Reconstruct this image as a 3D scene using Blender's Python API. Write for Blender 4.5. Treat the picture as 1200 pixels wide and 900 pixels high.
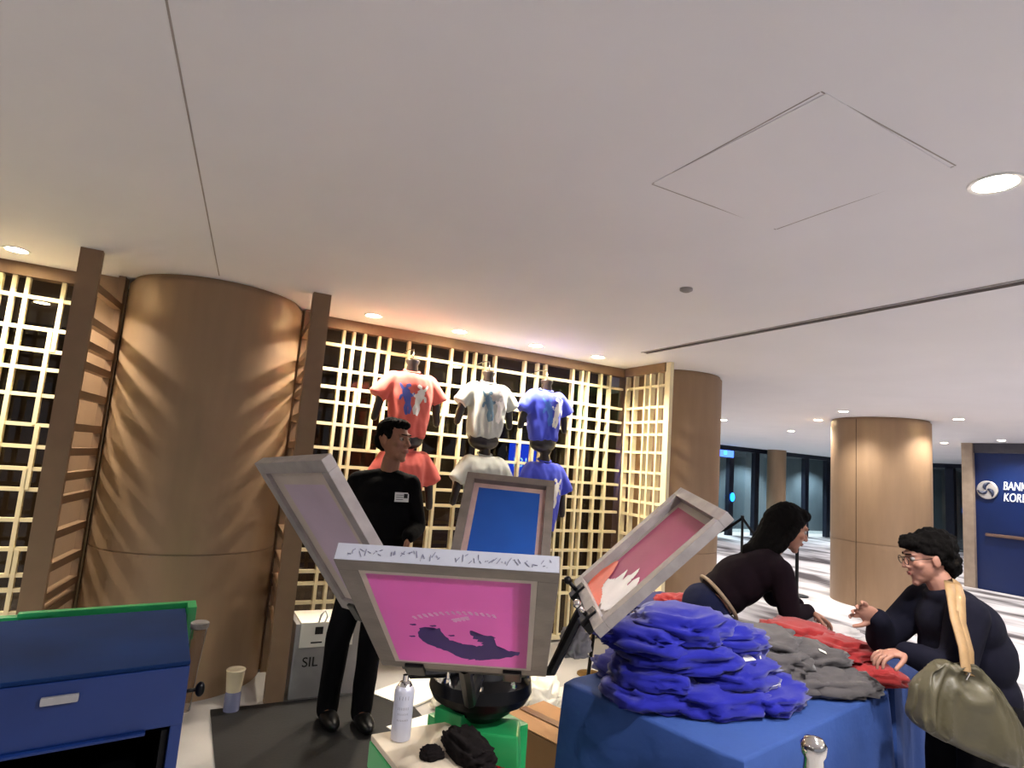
import bpy, bmesh, math, random
from mathutils import Vector as V, Matrix as M, noise, Euler
from mathutils.bvhtree import BVHTree
PI = math.pi
for o in list(bpy.data.objects): bpy.data.objects.remove(o)
S = bpy.context.scene; COL = S.collection
# ------------------------------------------------------------ camera
EYE = V((0, 0, 1.58)); FOC = 709.3
pp, rr, yy = math.radians(7.556), math.radians(4.39), math.radians(27.833)
FW = V((math.sin(yy)*math.cos(pp), math.cos(yy)*math.cos(pp), math.sin(pp)))
r0 = V((math.cos(yy), -math.sin(yy), 0)); u0 = r0.cross(FW)
RT = r0*math.cos(rr)+u0*math.sin(rr); UP = -r0*math.sin(rr)+u0*math.cos(rr)
cd = bpy.data.cameras.new('camera'); cam = bpy.data.objects.new('camera', cd); COL.objects.link(cam)
cd.sensor_width = 36; cd.lens = FOC/1200*36; cd.clip_end = 100
B = -FW
cam.matrix_world = M(((RT.x, UP.x, B.x, 0), (RT.y, UP.y, B.y, 0), (RT.z, UP.z, B.z, EYE.z), (0, 0, 0, 1)))
S.camera = cam
# ------------------------------------------------------------ world and exposure
w = bpy.data.worlds.new('world'); S.world = w; w.use_nodes = True
w.node_tree.nodes['Background'].inputs[0].default_value = (.84, .87, 1, 1)
w.node_tree.nodes['Background'].inputs[1].default_value = .13
S.view_settings.view_transform = 'Standard'; S.view_settings.look = 'None'
S.view_settings.exposure = 1.16; S.view_settings.gamma = 1
LAMP_W = 36      # watts of one small ceiling downlight
BIG_W = 60
# ------------------------------------------------------------ material helpers
MATS = {}
def srgb(c):
    return tuple((x/255/12.92 if x/255 <= .04045 else ((x/255+.055)/1.055)**2.4) for x in c)
def mat(name, rgb, rough=.6, metal=0, var=.12, scale=8, bump=.0, bscale=60, coat=0, trans=0, stretch=None, detail=4, rgb2=None, sheen=0, hard=None):
    if name in MATS: return MATS[name]
    m = bpy.data.materials.new(name); m.use_nodes = True; nt = m.node_tree; N = nt.nodes; L = nt.links
    b = N['Principled BSDF']; b.inputs['Roughness'].default_value = rough; b.inputs['Metallic'].default_value = metal
    b.inputs['Coat Weight'].default_value = coat; b.inputs['Transmission Weight'].default_value = trans
    b.inputs['Sheen Weight'].default_value = sheen
    if rough >= .9: b.inputs['Specular IOR Level'].default_value = .12
    c = srgb(rgb); c2 = srgb(rgb2) if rgb2 else tuple(x*(1-var) for x in c); c1 = c if rgb2 else tuple(min(1, x*(1+var)) for x in c)
    tc = N.new('ShaderNodeTexCoord'); mp = N.new('ShaderNodeMapping'); L.new(tc.outputs['Object'], mp.inputs[0])
    if stretch: mp.inputs['Scale'].default_value = stretch
    nz = N.new('ShaderNodeTexNoise'); nz.inputs['Scale'].default_value = scale; nz.inputs['Detail'].default_value = detail
    L.new(mp.outputs[0], nz.inputs[0])
    cr = N.new('ShaderNodeValToRGB'); lo, hi = hard or (.3, .7)
    cr.color_ramp.elements[0].position = lo; cr.color_ramp.elements[1].position = hi
    cr.color_ramp.elements[0].color = (*c2, 1); cr.color_ramp.elements[1].color = (*c1, 1)
    L.new(nz.outputs[0], cr.inputs[0]); L.new(cr.outputs[0], b.inputs['Base Color'])
    if bump:
        n2 = N.new('ShaderNodeTexNoise'); n2.inputs['Scale'].default_value = bscale; n2.inputs['Detail'].default_value = 3
        L.new(mp.outputs[0], n2.inputs[0]); bp = N.new('ShaderNodeBump'); bp.inputs['Strength'].default_value = bump; bp.inputs['Distance'].default_value = .01
        L.new(n2.outputs[0], bp.inputs['Height']); L.new(bp.outputs[0], b.inputs['Normal'])
    MATS[name] = m; return m
def emit(name, rgb, st):
    if name in MATS: return MATS[name]
    m = mat(name, rgb, .4); b = m.node_tree.nodes['Principled BSDF']
    b.inputs['Emission Color'].default_value = (*srgb(rgb), 1); b.inputs['Emission Strength'].default_value = st
    return m
def mesh_fabric(name, rgb, glow=.5, rgb2=None, scale=6, var=.12):      # thin emulsion-coated screen fabric that lets light through
    m = mat(name, rgb, .5, var=var, scale=scale, rgb2=rgb2); nt = m.node_tree; N = nt.nodes; L = nt.links
    b = N['Principled BSDF']; out = N['Material Output']; t = N.new('ShaderNodeBsdfTranslucent'); mx = N.new('ShaderNodeMixShader')
    src = b.inputs['Base Color'].links[0].from_socket; L.new(src, t.inputs[0]); mx.inputs[0].default_value = glow
    L.new(b.outputs[0], mx.inputs[1]); L.new(t.outputs[0], mx.inputs[2]); L.new(mx.outputs[0], out.inputs[0]); return m
def glass(name, tint=(1, 1, 1), rough=.02):
    if name in MATS: return MATS[name]
    m = bpy.data.materials.new(name); m.use_nodes = True; N = m.node_tree.nodes; L = m.node_tree.links
    N.remove(N['Principled BSDF']); g = N.new('ShaderNodeBsdfGlossy'); g.inputs['Roughness'].default_value = rough
    t = N.new('ShaderNodeBsdfTransparent'); t.inputs[0].default_value = (*tint, 1); lw = N.new('ShaderNodeLayerWeight'); pw_ = N.new('ShaderNodeMath'); pw_.operation = 'POWER'; pw_.inputs[1].default_value = 5; L.new(lw.outputs['Facing'], pw_.inputs[0])
    f = N.new('ShaderNodeMath'); f.operation = 'MULTIPLY_ADD'; f.inputs[1].default_value = .9; f.inputs[2].default_value = .04; L.new(pw_.outputs[0], f.inputs[0])
    mx = N.new('ShaderNodeMixShader'); L.new(f.outputs[0], mx.inputs[0]); L.new(t.outputs[0], mx.inputs[1]); L.new(g.outputs[0], mx.inputs[2])
    L.new(mx.outputs[0], N['Material Output'].inputs[0]); MATS[name] = m; return m
# ------------------------------------------------------------ mesh helpers
def newbm(): return bmesh.new()
def box(bm, c, s, rot=None, bev=0, top=1.0):
    g = bmesh.ops.create_cube(bm, size=1); vs = g['verts']
    for v in vs:
        k = top if v.co.z > 0 else 1
        v.co = V((v.co.x*s[0]*k, v.co.y*s[1]*k, v.co.z*s[2]))
    if bev:
        es = list({e for v in vs for e in v.link_edges})
        r = bmesh.ops.bevel(bm, geom=es, offset=bev, segments=2, affect='EDGES', profile=.7)
        vs = list({v for f in r['faces'] for v in f.verts} | {v for v in vs if v.is_valid})
    if rot is not None: bmesh.ops.transform(bm, matrix=rot.to_4x4(), verts=vs)
    bmesh.ops.translate(bm, vec=V(c), verts=vs); return vs
def frame_of(d, hint=V((0, 0, 1))):
    z = V(d).normalized(); x = hint.cross(z)
    if x.length < 1e-4: x = V((1, 0, 0)).cross(z)
    x.normalize(); return M((x, z.cross(x), z)).transposed()
def tube(bm, pts, r, seg=10, cap=True):
    pts = [V(p) for p in pts]; n = len(pts); rs = r if isinstance(r, (list, tuple)) else [r]*n; rings = []
    fr = None
    for i, p in enumerate(pts):
        t = (pts[min(i+1, n-1)]-pts[max(i-1, 0)]).normalized()
        if fr is None: fr = frame_of(t)
        else:
            x = fr.col[0]-t*fr.col[0].dot(t); x.normalize(); fr = M((x, t.cross(x), t)).transposed()
        rings.append([bm.verts.new(p+fr.col[0]*math.cos(a)*rs[i]+fr.col[1]*math.sin(a)*rs[i]) for a in [2*PI*k/seg for k in range(seg)]])
    for a, b in zip(rings, rings[1:]):
        for k in range(seg): bm.faces.new((a[k], a[(k+1) % seg], b[(k+1) % seg], b[k]))
    if cap: bm.faces.new(rings[0][::-1]); bm.faces.new(rings[-1])
def lathe(bm, prof, c=(0, 0, 0), seg=24, rot=None, a0=0, a1=2*PI, ends=True):
    full = abs(a1-a0-2*PI) < 1e-4; n = seg if full else seg+1; rings = []
    for r, z in prof:
        ring = []
        for k in range(n):
            a = a0+(a1-a0)*k/seg; p = V((math.cos(a)*r, math.sin(a)*r, z))
            if rot is not None: p = rot @ p
            ring.append(bm.verts.new(p+V(c)))
        rings.append(ring)
    for a, b in zip(rings, rings[1:]):
        for k in range(seg):
            j = (k+1) % n
            bm.faces.new((a[k], a[j], b[j], b[k]))
    if full and ends:
        if prof[0][0] > 1e-5: bm.faces.new(rings[0][::-1])
        if prof[-1][0] > 1e-5: bm.faces.new(rings[-1])
def ell(bm, c, r, rot=None, sub=3):
    g = bmesh.ops.create_icosphere(bm, subdivisions=sub, radius=1); vs = g['verts']
    for v in vs:
        p = V((v.co.x*r[0], v.co.y*r[1], v.co.z*r[2])); v.co = (rot @ p if rot is not None else p)+V(c)
def cap(bm, a, ra, b, rb, seg=14):      # tapered limb piece: two balls joined by a cone
    a, b = V(a), V(b); ell(bm, a, (ra,)*3, sub=2); ell(bm, b, (rb,)*3, sub=2)
    if (b-a).length > 1e-4: tube(bm, [a, b], [ra, rb], seg)
def limb(bm, pts, rs):
    for i in range(len(pts)-1): cap(bm, pts[i], rs[i], pts[i+1], rs[i+1])
def finish(name, bm, m, parent=None, smooth=False, angle=None):
    bmesh.ops.recalc_face_normals(bm, faces=bm.faces)
    me = bpy.data.meshes.new(name); bm.to_mesh(me); bm.free()
    return link(name, me, m, parent, smooth, angle)
def link(name, me, m, parent=None, smooth=False, angle=None):
    if m is not None: me.materials.clear(); me.materials.append(m)
    for p in me.polygons: p.use_smooth = smooth
    if angle and smooth: me.set_sharp_from_angle(angle=math.radians(angle))
    o = bpy.data.objects.new(name, me); COL.objects.link(o)
    if parent is not None: put(o, parent)
    return o
def put(o, parent):
    o.parent = parent; L = parent.location.copy() if parent.parent is None else V((0, 0, 0))
    o.matrix_parent_inverse = M.Translation(-L)
def fuse(bm, voxel=.008, smooth=6, amp=0, freq=12):
    me = bpy.data.meshes.new('tmp'); bm.to_mesh(me); bm.free(); o = bpy.data.objects.new('tmp', me); COL.objects.link(o)
    a = o.modifiers.new('r', 'REMESH'); a.mode = 'VOXEL'; a.voxel_size = voxel
    b = o.modifiers.new('s', 'SMOOTH'); b.factor = .5; b.iterations = smooth
    dg = bpy.context.evaluated_depsgraph_get(); dg.update()
    r = bpy.data.meshes.new_from_object(o.evaluated_get(dg)); bpy.data.objects.remove(o)
    if amp:
        N_ = [v.normal.copy() for v in r.vertices]
        for v, nn in zip(r.vertices, N_):
            p = v.co*freq; d = 1-abs(noise.noise(V((p.x, p.y, p.z*.45))))*2.2; v.co += nn*amp*d
    return r
def thing(name, label, cat, loc=(0, 0, 0), group=None):
    o = bpy.data.objects.new(name, None); COL.objects.link(o); o.location = loc; o.empty_display_size = .1
    return tag(o, label, cat, group)
def tag(o, label, cat, group=None):
    o['label'] = label; o['category'] = cat
    if group: o['group'] = group
    return o
def struct(name, bm, m, parent=None, **k):
    o = finish(name, bm, m, parent, **k)
    if parent is None: o['kind'] = 'structure'
    return o
def single(name, bm, m, label, cat, group=None, **k):
    return tag(finish(name, bm, m, None, **k), label, cat, group)
def text_mesh(s, size, extr=.0, shear=0, spacing=1):
    cu = bpy.data.curves.new('t', 'FONT'); cu.body = s; cu.size = size; cu.extrude = extr; cu.shear = shear; cu.space_character = spacing
    cu.align_x = 'LEFT'; o = bpy.data.objects.new('t', cu); COL.objects.link(o)
    dg = bpy.context.evaluated_depsgraph_get(); dg.update(); me = bpy.data.meshes.new_from_object(o.evaluated_get(dg)); bpy.data.objects.remove(o)
    return me
def text(s, size, pos, xax, yax, m, parent, name='lettering', sx=1, **k):
    me = text_mesh(s, size, **k); me.transform(M.Diagonal((sx, 1, 1, 1))); x = V(xax).normalized(); y = V(yax).normalized(); z = x.cross(y)
    T = M.Translation(V(pos)) @ M((x, y, z)).transposed().to_4x4(); me.transform(T)
    return link(name, me, m, parent)
def patch(name, quadpts, m, parent, bvh, d, off=.003, res=6):
    pass
def dup(root, off, label=None):
    r = root.copy(); COL.objects.link(r); r.location = root.location+V(off)
    if label: r['label'] = label
    def rec(a, b):
        for ch in [c for c in bpy.data.objects if c.parent == a]:
            c = ch.copy(); COL.objects.link(c); c.parent = b; c.matrix_parent_inverse = ch.matrix_parent_inverse.copy(); rec(ch, c)
    rec(root, r); return r
# ------------------------------------------------------------ materials
m_ceil = mat('ceiling_paint', (236, 234, 236), .85, var=.02, scale=1.5, bump=.03, bscale=200)
m_floor = mat('floor_stone', (174, 171, 168), .35, var=.06, scale=3, bump=.02)
m_carpet = mat('floor_carpet', (218, 214, 216), .95, rgb2=(88, 82, 84), scale=1.15, stretch=(1.5, .45, 1), detail=3, hard=(.36, .56), bump=.1, bscale=300)
m_bronze = mat('bronze_cladding', (156, 128, 100), .45, metal=.25, var=.05, scale=14, stretch=(1, 1, .15), bump=.03, bscale=150)
m_fin = mat('bronze_fin', (140, 112, 86), .5, metal=.2, var=.05, scale=14)
m_slat = mat('cream_slat', (240, 226, 184), .55, var=.04, scale=9)
m_dark = mat('dark_joint', (26, 22, 20), .8)
m_mull = mat('dark_mullion', (24, 28, 44), .4, metal=.4)
m_black = mat('black_cloth', (8, 7, 9), .95, bump=.2, bscale=40)
m_pants = mat('black_trousers', (10, 9, 12), .95)
m_skin = mat('skin', (150, 104, 82), .55, var=.05, scale=10)
m_lip = mat('lips', (150, 88, 78), .5)
m_hair = mat('dark_hair', (8, 6, 5), .92, bump=.4, bscale=90, stretch=(1, 1, .3))
m_eye = mat('eye_white', (150, 142, 136), .2, var=.02); m_iris = mat('iris', (40, 26, 18), .2)
m_white = mat('white_plastic', (235, 235, 232), .5, var=.03)
m_paper = mat('white_paper', (240, 236, 224), .8, var=.03)
m_alu = mat('aluminium', (176, 174, 174), .42, metal=.55, var=.12, scale=18, bump=.08, bscale=90)
m_steel = mat('black_steel', (22, 22, 24), .35, metal=.6, var=.3)
m_chrome = mat('chrome', (225, 222, 218), .12, metal=1, var=.03)
m_green = mat('green_enamel', (42, 164, 92), .35, var=.1, scale=5, coat=.3)
m_blue = mat('blue_enamel', (8, 42, 104), .4, var=.12, scale=4, coat=.1, bump=.02)
m_bluetop = mat('worn_blue_enamel', (16, 40, 82), .92, var=.22, scale=3)
m_cloth = mat('blue_tablecloth', (36, 68, 132), .85, var=.05, scale=6, bump=.15, bscale=35)
m_lamp = emit('lamp_lens', (255, 246, 228), 16)
m_card = mat('brown_cardboard', (166, 124, 82), .85, var=.06, scale=6)
# ------------------------------------------------------------ room shell
HC = 2.63
def slab(x0, x1, y0, y1, z0, z1):
    bm = newbm(); box(bm, ((x0+x1)/2, (y0+y1)/2, (z0+z1)/2), (x1-x0, y1-y0, z1-z0)); return bm
fl = struct('floor', slab(-9, 22, -7, 15, -.1, 0), m_floor)
# ceiling is one uncut slab; joint and slot depth are just coloured strips
ceil = struct('ceiling', slab(-9, 22, -7, 15, HC, HC+.15), m_ceil)
def strip(name, a, b, wd, m, z=HC, t=.004, parent=ceil):
    a = V((a[0], a[1], z)); b = V((b[0], b[1], z)); d = b-a; bm = newbm()
    box(bm, (a+b)/2-V((0, 0, t/2)), (wd, d.length, t), rot=M.Rotation(-math.atan2(d.x, d.y), 3, 'Z'))
    return finish(name, bm, m, parent)
m_seam = mat('ceiling_joint', (168, 160, 154), .9); m_slot = mat('slot_dark', (96, 90, 86), .9)
strip('ceiling_joint', (-.24, .9), (.06, 4.22), .006, m_seam, t=.0015)
bm = newbm(); box(bm, (1.71, 1.30, HC-.0005), (.66, .66, .005), rot=M.Rotation(.03, 3, 'Z'), bev=.002); finish('access_panel', bm, m_ceil, ceil)
for a, b in [((1.375, .97), (1.375, 1.63)), ((2.045, .97), (2.045, 1.63)), ((1.375, .965), (2.045, .965)), ((1.375, 1.635), (2.045, 1.635))]:
    strip('panel_joint', a, b, .004, m_seam, t=.001)
so = thing('slot_diffuser', 'long thin dark linear air slot across the ceiling above the piles of shirts', 'air vent', (3.42, 2.5, HC))
bm = newbm()
for dx in (-.03, .03): box(bm, (3.41+dx, 2.4, HC-.004), (.006, 3.3, .008))
finish('slot_rim', bm, m_alu, so); finish('slot_gap', slab(3.385, 3.435, .75, 4.05, HC-.003, HC-.001), m_slot, so)
sp = thing('smoke_detector', 'small round pale ceiling detector between the lattice wall and the slot diffuser', 'smoke detector', (2.36, 2.47, HC))
bm = newbm(); lathe(bm, [(.035, HC), (.035, HC-.012), (.02, HC-.02), (0, HC-.02)], (2.36, 2.47, 0)); finish('detector_cap', bm, mat('grey_plastic', (150, 144, 140), .6), sp)
# far enclosure
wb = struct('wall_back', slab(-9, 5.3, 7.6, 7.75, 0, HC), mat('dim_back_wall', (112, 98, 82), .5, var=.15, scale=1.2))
struct('wall_left', slab(-9, -8.9, -7, 7.6, 0, HC), mat('warm_wall', (190, 184, 180), .7))
struct('wall_light_stop', slab(5.0, 5.12, 5.2, 7.6, 0, HC), m_bronze)  # unseen wall added to keep stray light out of the space behind the lattice
struct('wall_right', slab(21.8, 21.9, -7, 15, 0, HC), mat('far_wall', (90, 90, 96), .5, rgb2=(34, 36, 46), scale=.8))
struct('wall_far', slab(5, 22, 14.8, 14.9, 0, HC), mat('far_lobby_wall', (120, 126, 132), .5, rgb2=(52, 60, 66), scale=.5, stretch=(1, 1, .3)))
cp2 = tag(finish('carpet', slab(12.885, 21.7, 6.15, 12.9, 0, .008), m_carpet), 'pale streaked carpet beyond the corner of the navy wall', 'carpet')
cp = tag(finish('carpet', slab(5.15, 12.88, -3, 12.9, 0, .008), m_carpet), 'pale carpet with soft grey streaks running across the far lobby floor', 'carpet')
# blue lobby wall with sign at the right edge
struct('wall_blue', slab(12.98, 13.5, 1.5, 6.02, 0, HC), mat('navy_panel', (14, 38, 92), .35, var=.08, scale=1.5))
struct('trim_1', slab(12.9, 13.5, 5.92, 6.1, 0, HC), mat('beige_trim', (168, 150, 132), .5))
struct('trim_2', slab(12.94, 12.98, 1.5, 5.92, 2.45, HC), mat('grey_trim', (70, 68, 78), .5))
sg = thing('wall_sign', 'silver round emblem and white lettering on the navy wall at the right', 'sign', (12.97, 5.2, 1.7))
m_letter = emit('white_letter', (236, 238, 245), .25)
bm = newbm(); lathe(bm, [(0, 0), (.165, 0), (.165, .03), (.15, .04), (0, .04)], (12.96, 5.71, 1.78), 28, rot=M.Rotation(-PI/2, 3, 'Y')); em = finish('emblem', bm, mat('silver_emblem', (190, 186, 184), .35, metal=.3), sg)
bm = newbm()
for k in range(3):
    a = k*2*PI/3+.5
    pts = [(12.915, 5.71+math.cos(a+t*1.5)*(.01+.135*t), 1.78+math.sin(a+t*1.5)*(.01+.135*t)) for t in [i/6 for i in range(7)]]
    tube(bm, pts, [.008+.026*math.sin(i/6*PI) for i in range(7)], 6)
finish('swirl', bm, mat('navy_mark', (30, 40, 70), .5), em)
text('BANK OF', .21, (12.965, 5.48, 1.80), (0, -1, 0), (0, 0, 1), m_letter, sg, extr=.008, shear=.15, sx=.62)
text('KOREA', .21, (12.965, 5.48, 1.60), (0, -1, 0), (0, 0, 1), m_letter, sg, extr=.008, shear=.15, sx=.62)
bm = newbm(); tube(bm, [(12.94, 5.75, .98), (12.94, 2.2, .98)], .03); finish('wall_rail', bm, mat('bronze_rail', (120, 96, 84), .4, metal=.5), bpy.data.objects['wall_blue'])
# glass front of the far lobby
m_gl = glass('clear_glass', (.82, .88, .9))
win = bpy.data.objects.new('window_1', None); COL.objects.link(win); win.location = (13, 13, 0); win['kind'] = 'structure'
finish('pane', slab(5.1, 21.7, 13.0, 13.015, .1, 2.5), m_gl, win)
for x in [9.2, 11.4, 13.3, 14.45, 15.55, 17.9, 19.0, 20.1, 21.2]:
    finish('mullion', slab(x-.09, x+.09, 12.93, 13.08, 0, 2.55), m_mull, win)
finish('header', slab(5.1, 21.7, 12.92, 13.1, 2.5, HC), m_mull, win)
win2 = bpy.data.objects.new('window_2', None); COL.objects.link(win2); win2.location = (21, 8, 0); win2['kind'] = 'structure'
finish('pane', slab(20.9, 20.915, 5, 12.9, .1, 2.5), m_gl, win2)
for y in [6.1, 7.3, 8.3, 9.2, 10.2, 11.4]: finish('mullion', slab(20.84, 20.99, y-.12, y+.12, 0, 2.55), m_mull, win2)
finish('header', slab(20.84, 21, 5, 12.9, 2.5, HC), m_mull, win2)
bm = newbm(); lathe(bm, [(.27, 0), (.27, HC)], (16.0, 12.6, 0), 20)
single('column', bm, m_bronze, 'slim bronze column far away in front of the lobby glass', 'column', smooth=True, angle=40)
tv = thing('display_screen', 'small lit blue and cyan screen high up beyond the far lobby glass', 'screen', (14.3, 12.85, 2.3))
finish('screen_body', slab(13.7, 14.42, 12.84, 12.9, 2.26, 2.5), m_steel, tv)
finish('screen_face', slab(13.73, 14.4, 12.83, 12.84, 2.28, 2.48), emit('blue_screen', (70, 110, 230), 1.4), tv)
finish('bright_window', slab(14.0, 14.1, 12.825, 12.83, 2.36, 2.45), emit('cyan_screen', (60, 230, 235), 2), tv)
bl = thing('indicator_lamp', 'small bright blue oval light low on the far lobby mullion', 'light', (14.45, 12.88, 1.1))
bm = newbm(); ell(bm, (14.47, 12.9, 1.12), (.09, .03, .13)); finish('lamp_glow', bm, emit('blue_glow', (20, 120, 255), 3), bl, smooth=True)
# ------------------------------------------------------------ lattice walls
ROWS = [2.42, 2.22, 2.08, 1.96, 1.79, 1.60, 1.46, 1.32, 1.19, 1.0, .82, .66, .57, .43]
rng = random.Random(4)
SW, SD = .024, .05
def lattice(name, label, x0, x1, vs, y=4.87, loc=None, axis='x', gaps=()):
    root = thing(name, label, 'lattice screen', loc)
    def s(a0, a1, z0, z1, depth=SD, shift=0):
        if axis == 'x': bm = slab(a0, a1, y+shift, y+depth+shift, z0, z1)
        else: bm = slab(y+shift, y+depth+shift, a0, a1, z0, z1)
        return bm
    finish('top_rail', s(x0, x1, 2.545, 2.63, .09, -.02), m_fin, root)
    finish('bottom_rail', s(x0, x1, .02, .06, .06), m_slat, root)
    for z in ROWS: finish('slat', s(x0, x1, z-SW/2, z+SW/2, SD-.012, .006), m_slat, root)
    for v in vs:
        if isinstance(v, tuple): x, z0, z1 = v
        else: x, z0, z1 = v, .06, 2.545
        finish('upright', s(x-SW/2, x+SW/2, z0, z1), m_slat, root)
    return root
main_v = [1.02, 1.10, (1.19, 1.96, 2.545), (1.16, 1.0, 2.08), (1.19, .06, 1.19), (1.31, 1.6, 2.545), (1.28, .57, 1.46), (1.40, .06, 2.545), (1.57, 1.79, 2.545), 1.75,
          (1.96, 1.96, 2.545), (1.93, 1.46, 2.08), (1.91, .82, 1.6), (1.88, .06, 1.0), 2.10, (2.19, 1.79, 2.545), (2.29, .66, 2.545), (2.39, .06, 2.545), (2.50, .06, 1.32),
          2.70, (2.84, 1.46, 2.545), (2.93, .66, 2.545), 3.24, 3.35, 3.42, (3.58, 1.46, 2.545), (3.56, 1.0, 1.6), (3.57, .06, 1.0), (3.69, .66, 2.545), (3.14, .06, 1.46)]
lattice('lattice_screen', 'long cream slatted lattice wall behind the hanging t-shirts', .67, 3.86, main_v, loc=(2.3, 4.87, 0))
left_v = [-1.16, -1.09, -1.02, (-.83, 2.08, 2.545), (-.86, 1.6, 2.22), (-.84, 1.19, 1.6), (-.86, .66, 1.32), (-.83, .06, .82), (-1.35, .06, 2.545), (-1.5, .82, 2.545), -1.62, (-1.8, .06, 2.545), -1.95, -2.1, (-2.4, 1, 2.545), -2.7]
lattice('lattice_screen', 'cream slatted lattice wall left of the big round bronze column, cut by the left edge', -3.2, -.62, left_v, loc=(-1.5, 4.87, 0))
lattice('lattice_screen', 'short cream lattice return wall ending at the right-hand bronze column', 4.25, 4.84, [4.26, 4.36, 4.47, 4.55, 4.71, 4.83], y=3.86, loc=(3.86, 4.5, 0), axis='y')
finish('glass_pane', slab(-3.2, 3.86, 5.12, 5.13, .0, HC), glass('smoked_glass', (.52, .47, .42)), None)['kind'] = 'structure'
bpy.data.objects['glass_pane'].name = 'window_3'
# fins and ladders that tie the big column to the lattice
def fin(x0, x1, xa, xb, label, y0=4.16):
    r = thing('column_fin', label, 'wall fin', ((x0+x1)/2, y0, 0))
    finish('fin_board', slab(x0, x1, y0, y0+.06, 0, HC), m_fin, r)
    px = (x0-.01, xb+.03) if xa < 0 else (xb-.03, x1+.01)
    finish('back_board', slab(px[0], px[1], 4.80, 4.84, 0, HC), m_bronze, r)
    a = V((xa, y0+.05, 0)); b = V((xb, 4.76, 0)); rot = M.Rotation(-math.atan2(b.x-a.x, b.y-a.y), 3, 'Z')
    bm = newbm(); box(bm, b+V((0, 0, HC/2)), (.04, .05, HC), rot=rot); finish('back_post', bm, m_fin, r)
    for z in ROWS:
        bm = newbm(); box(bm, (a+b)/2+V((0, 0, z)), (.045, (b-a).length, .045), rot=rot); finish('rung', bm, m_fin, r)
fin(-.665, -.555, -.58, -.50, 'tall brown upright fin with rungs at the left side of the big bronze column')
fin(.64, .755, .665, .70, 'tall brown upright fin with rungs at the right side of the big bronze column')
def column(c, r, label, seam, vseam=None):
    root = thing('bronze_column', label, 'column', (c[0], c[1], 0))
    bm = newbm(); lathe(bm, [(r, 0), (r, seam-.004), (r-.008, seam-.003), (r-.008, seam+.003), (r, seam+.004), (r, HC-.03), (r-.02, HC-.028), (r-.02, HC)], (c[0], c[1], 0), 72)
    finish('cladding', bm, m_bronze, root, smooth=True, angle=35)
    if vseam is not None:
        x, y = c[0]+math.cos(vseam)*r, c[1]+math.sin(vseam)*r; bm = newbm()
        box(bm, (x, y, HC/2), (.006, .006, HC-.06), rot=M.Rotation(vseam, 3, 'Z')); finish('cladding_joint', bm, m_dark, root)
column((.105, 4.87), .572, 'big round bronze clad column between the two brown fins', .875)
column((4.47, 4.87), .53, 'round bronze column at the right end of the lattice wall', .875)
column((9.03, 5.34), .64, 'freestanding round bronze column lit from above in the open lobby', .88, math.radians(-176))
finish('end_post', slab(3.85, 3.89, 4.19, 4.25, 0, HC), m_slat, None)
tag(bpy.data.objects['end_post'], 'narrow pale upright post finishing the short lattice return by the column', 'post')
# exit style lit sign and green glimpse behind the lattice
es = thing('lit_sign', 'small lit blue sign seen through the lattice beside the blue shirts', 'sign', (3.55, 6.6, 1.6))
finish('sign_box', slab(3.28, 3.86, 6.5, 6.58, 1.38, 1.86), m_steel, es); finish('sign_face', slab(3.46, 3.84, 6.49, 6.5, 1.40, 1.84), emit('blue_sign', (10, 60, 245), 1.6), es)
finish('hanger', slab(3.55, 3.57, 6.53, 6.55, 1.86, HC), m_steel, es)
text('181', .16, (3.5, 6.488, 1.56), (1, 0, 0), (0, 0, 1), emit('pale_sign', (150, 230, 255), 2.2), es)
gs = tag(finish('green_sign', slab(4.42, 4.56, 6.5, 6.53, 2.1, HC), emit('green_sign', (20, 170, 90), .7)), 'small green lit sign behind the lattice near its right corner', 'sign')
# ------------------------------------------------------------ ceiling downlights
def lamp(x, y, watts, r=.055, spot=1.9, blend=.6, label='', grp='small downlights in the ceiling', emitm=m_lamp, col=(1, .83, .62)):
    t = thing('ceiling_light', label, 'ceiling light', (x, y, HC), grp)
    bm = newbm(); lathe(bm, [(r, HC-.001), (r+.016, HC-.001), (r+.014, HC-.007), (r, HC-.005)], (x, y, 0), 24, ends=False); bm2 = bm
    finish('trim_ring', bm2, m_white, t)
    bm = newbm(); lathe(bm, [(0, HC-.004), (r, HC-.004)], (x, y, 0), 24); finish('lens', bm, emitm, t)
    ld = bpy.data.lights.new('spot', 'SPOT'); ld.energy = watts; ld.color = col; ld.spot_size = spot; ld.spot_blend = blend; ld.shadow_soft_size = .045
    lo = bpy.data.objects.new('bulb', ld); COL.objects.link(lo); lo.location = (x, y, HC-.02); put(lo, t)
    return t
ROWY = 4.53
for x, lb in [(-1.03, 'downlight at the far left above the left lattice'), (1.15, 'downlight above the lattice just right of the brown fin, first of the row of four'),
              (1.87, 'downlight above the lattice right of the salmon shirts, second of the row of four'), (2.60, 'downlight above the lattice between grey and blue shirts, third of the row of four'),
              (3.27, 'downlight nearest the lattice corner, last of the row of four')]:
    lamp(x, ROWY, LAMP_W*1.5, label=lb, grp='downlights along the lattice wall', col=(1, .89, .73), spot=2.5)
lamp(-1.78, ROWY, LAMP_W*1.5, label='downlight above the left lattice outside the frame', grp='downlights along the lattice wall', col=(1, .89, .73), spot=2.5)
lamp(2.26, .95, BIG_W, .062, col=(1, .95, .92), label='large glowing round downlight at the upper right of the ceiling', grp='large downlights', emitm=emit('big_lens', (255, 244, 232), 30), spot=2.2)
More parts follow.
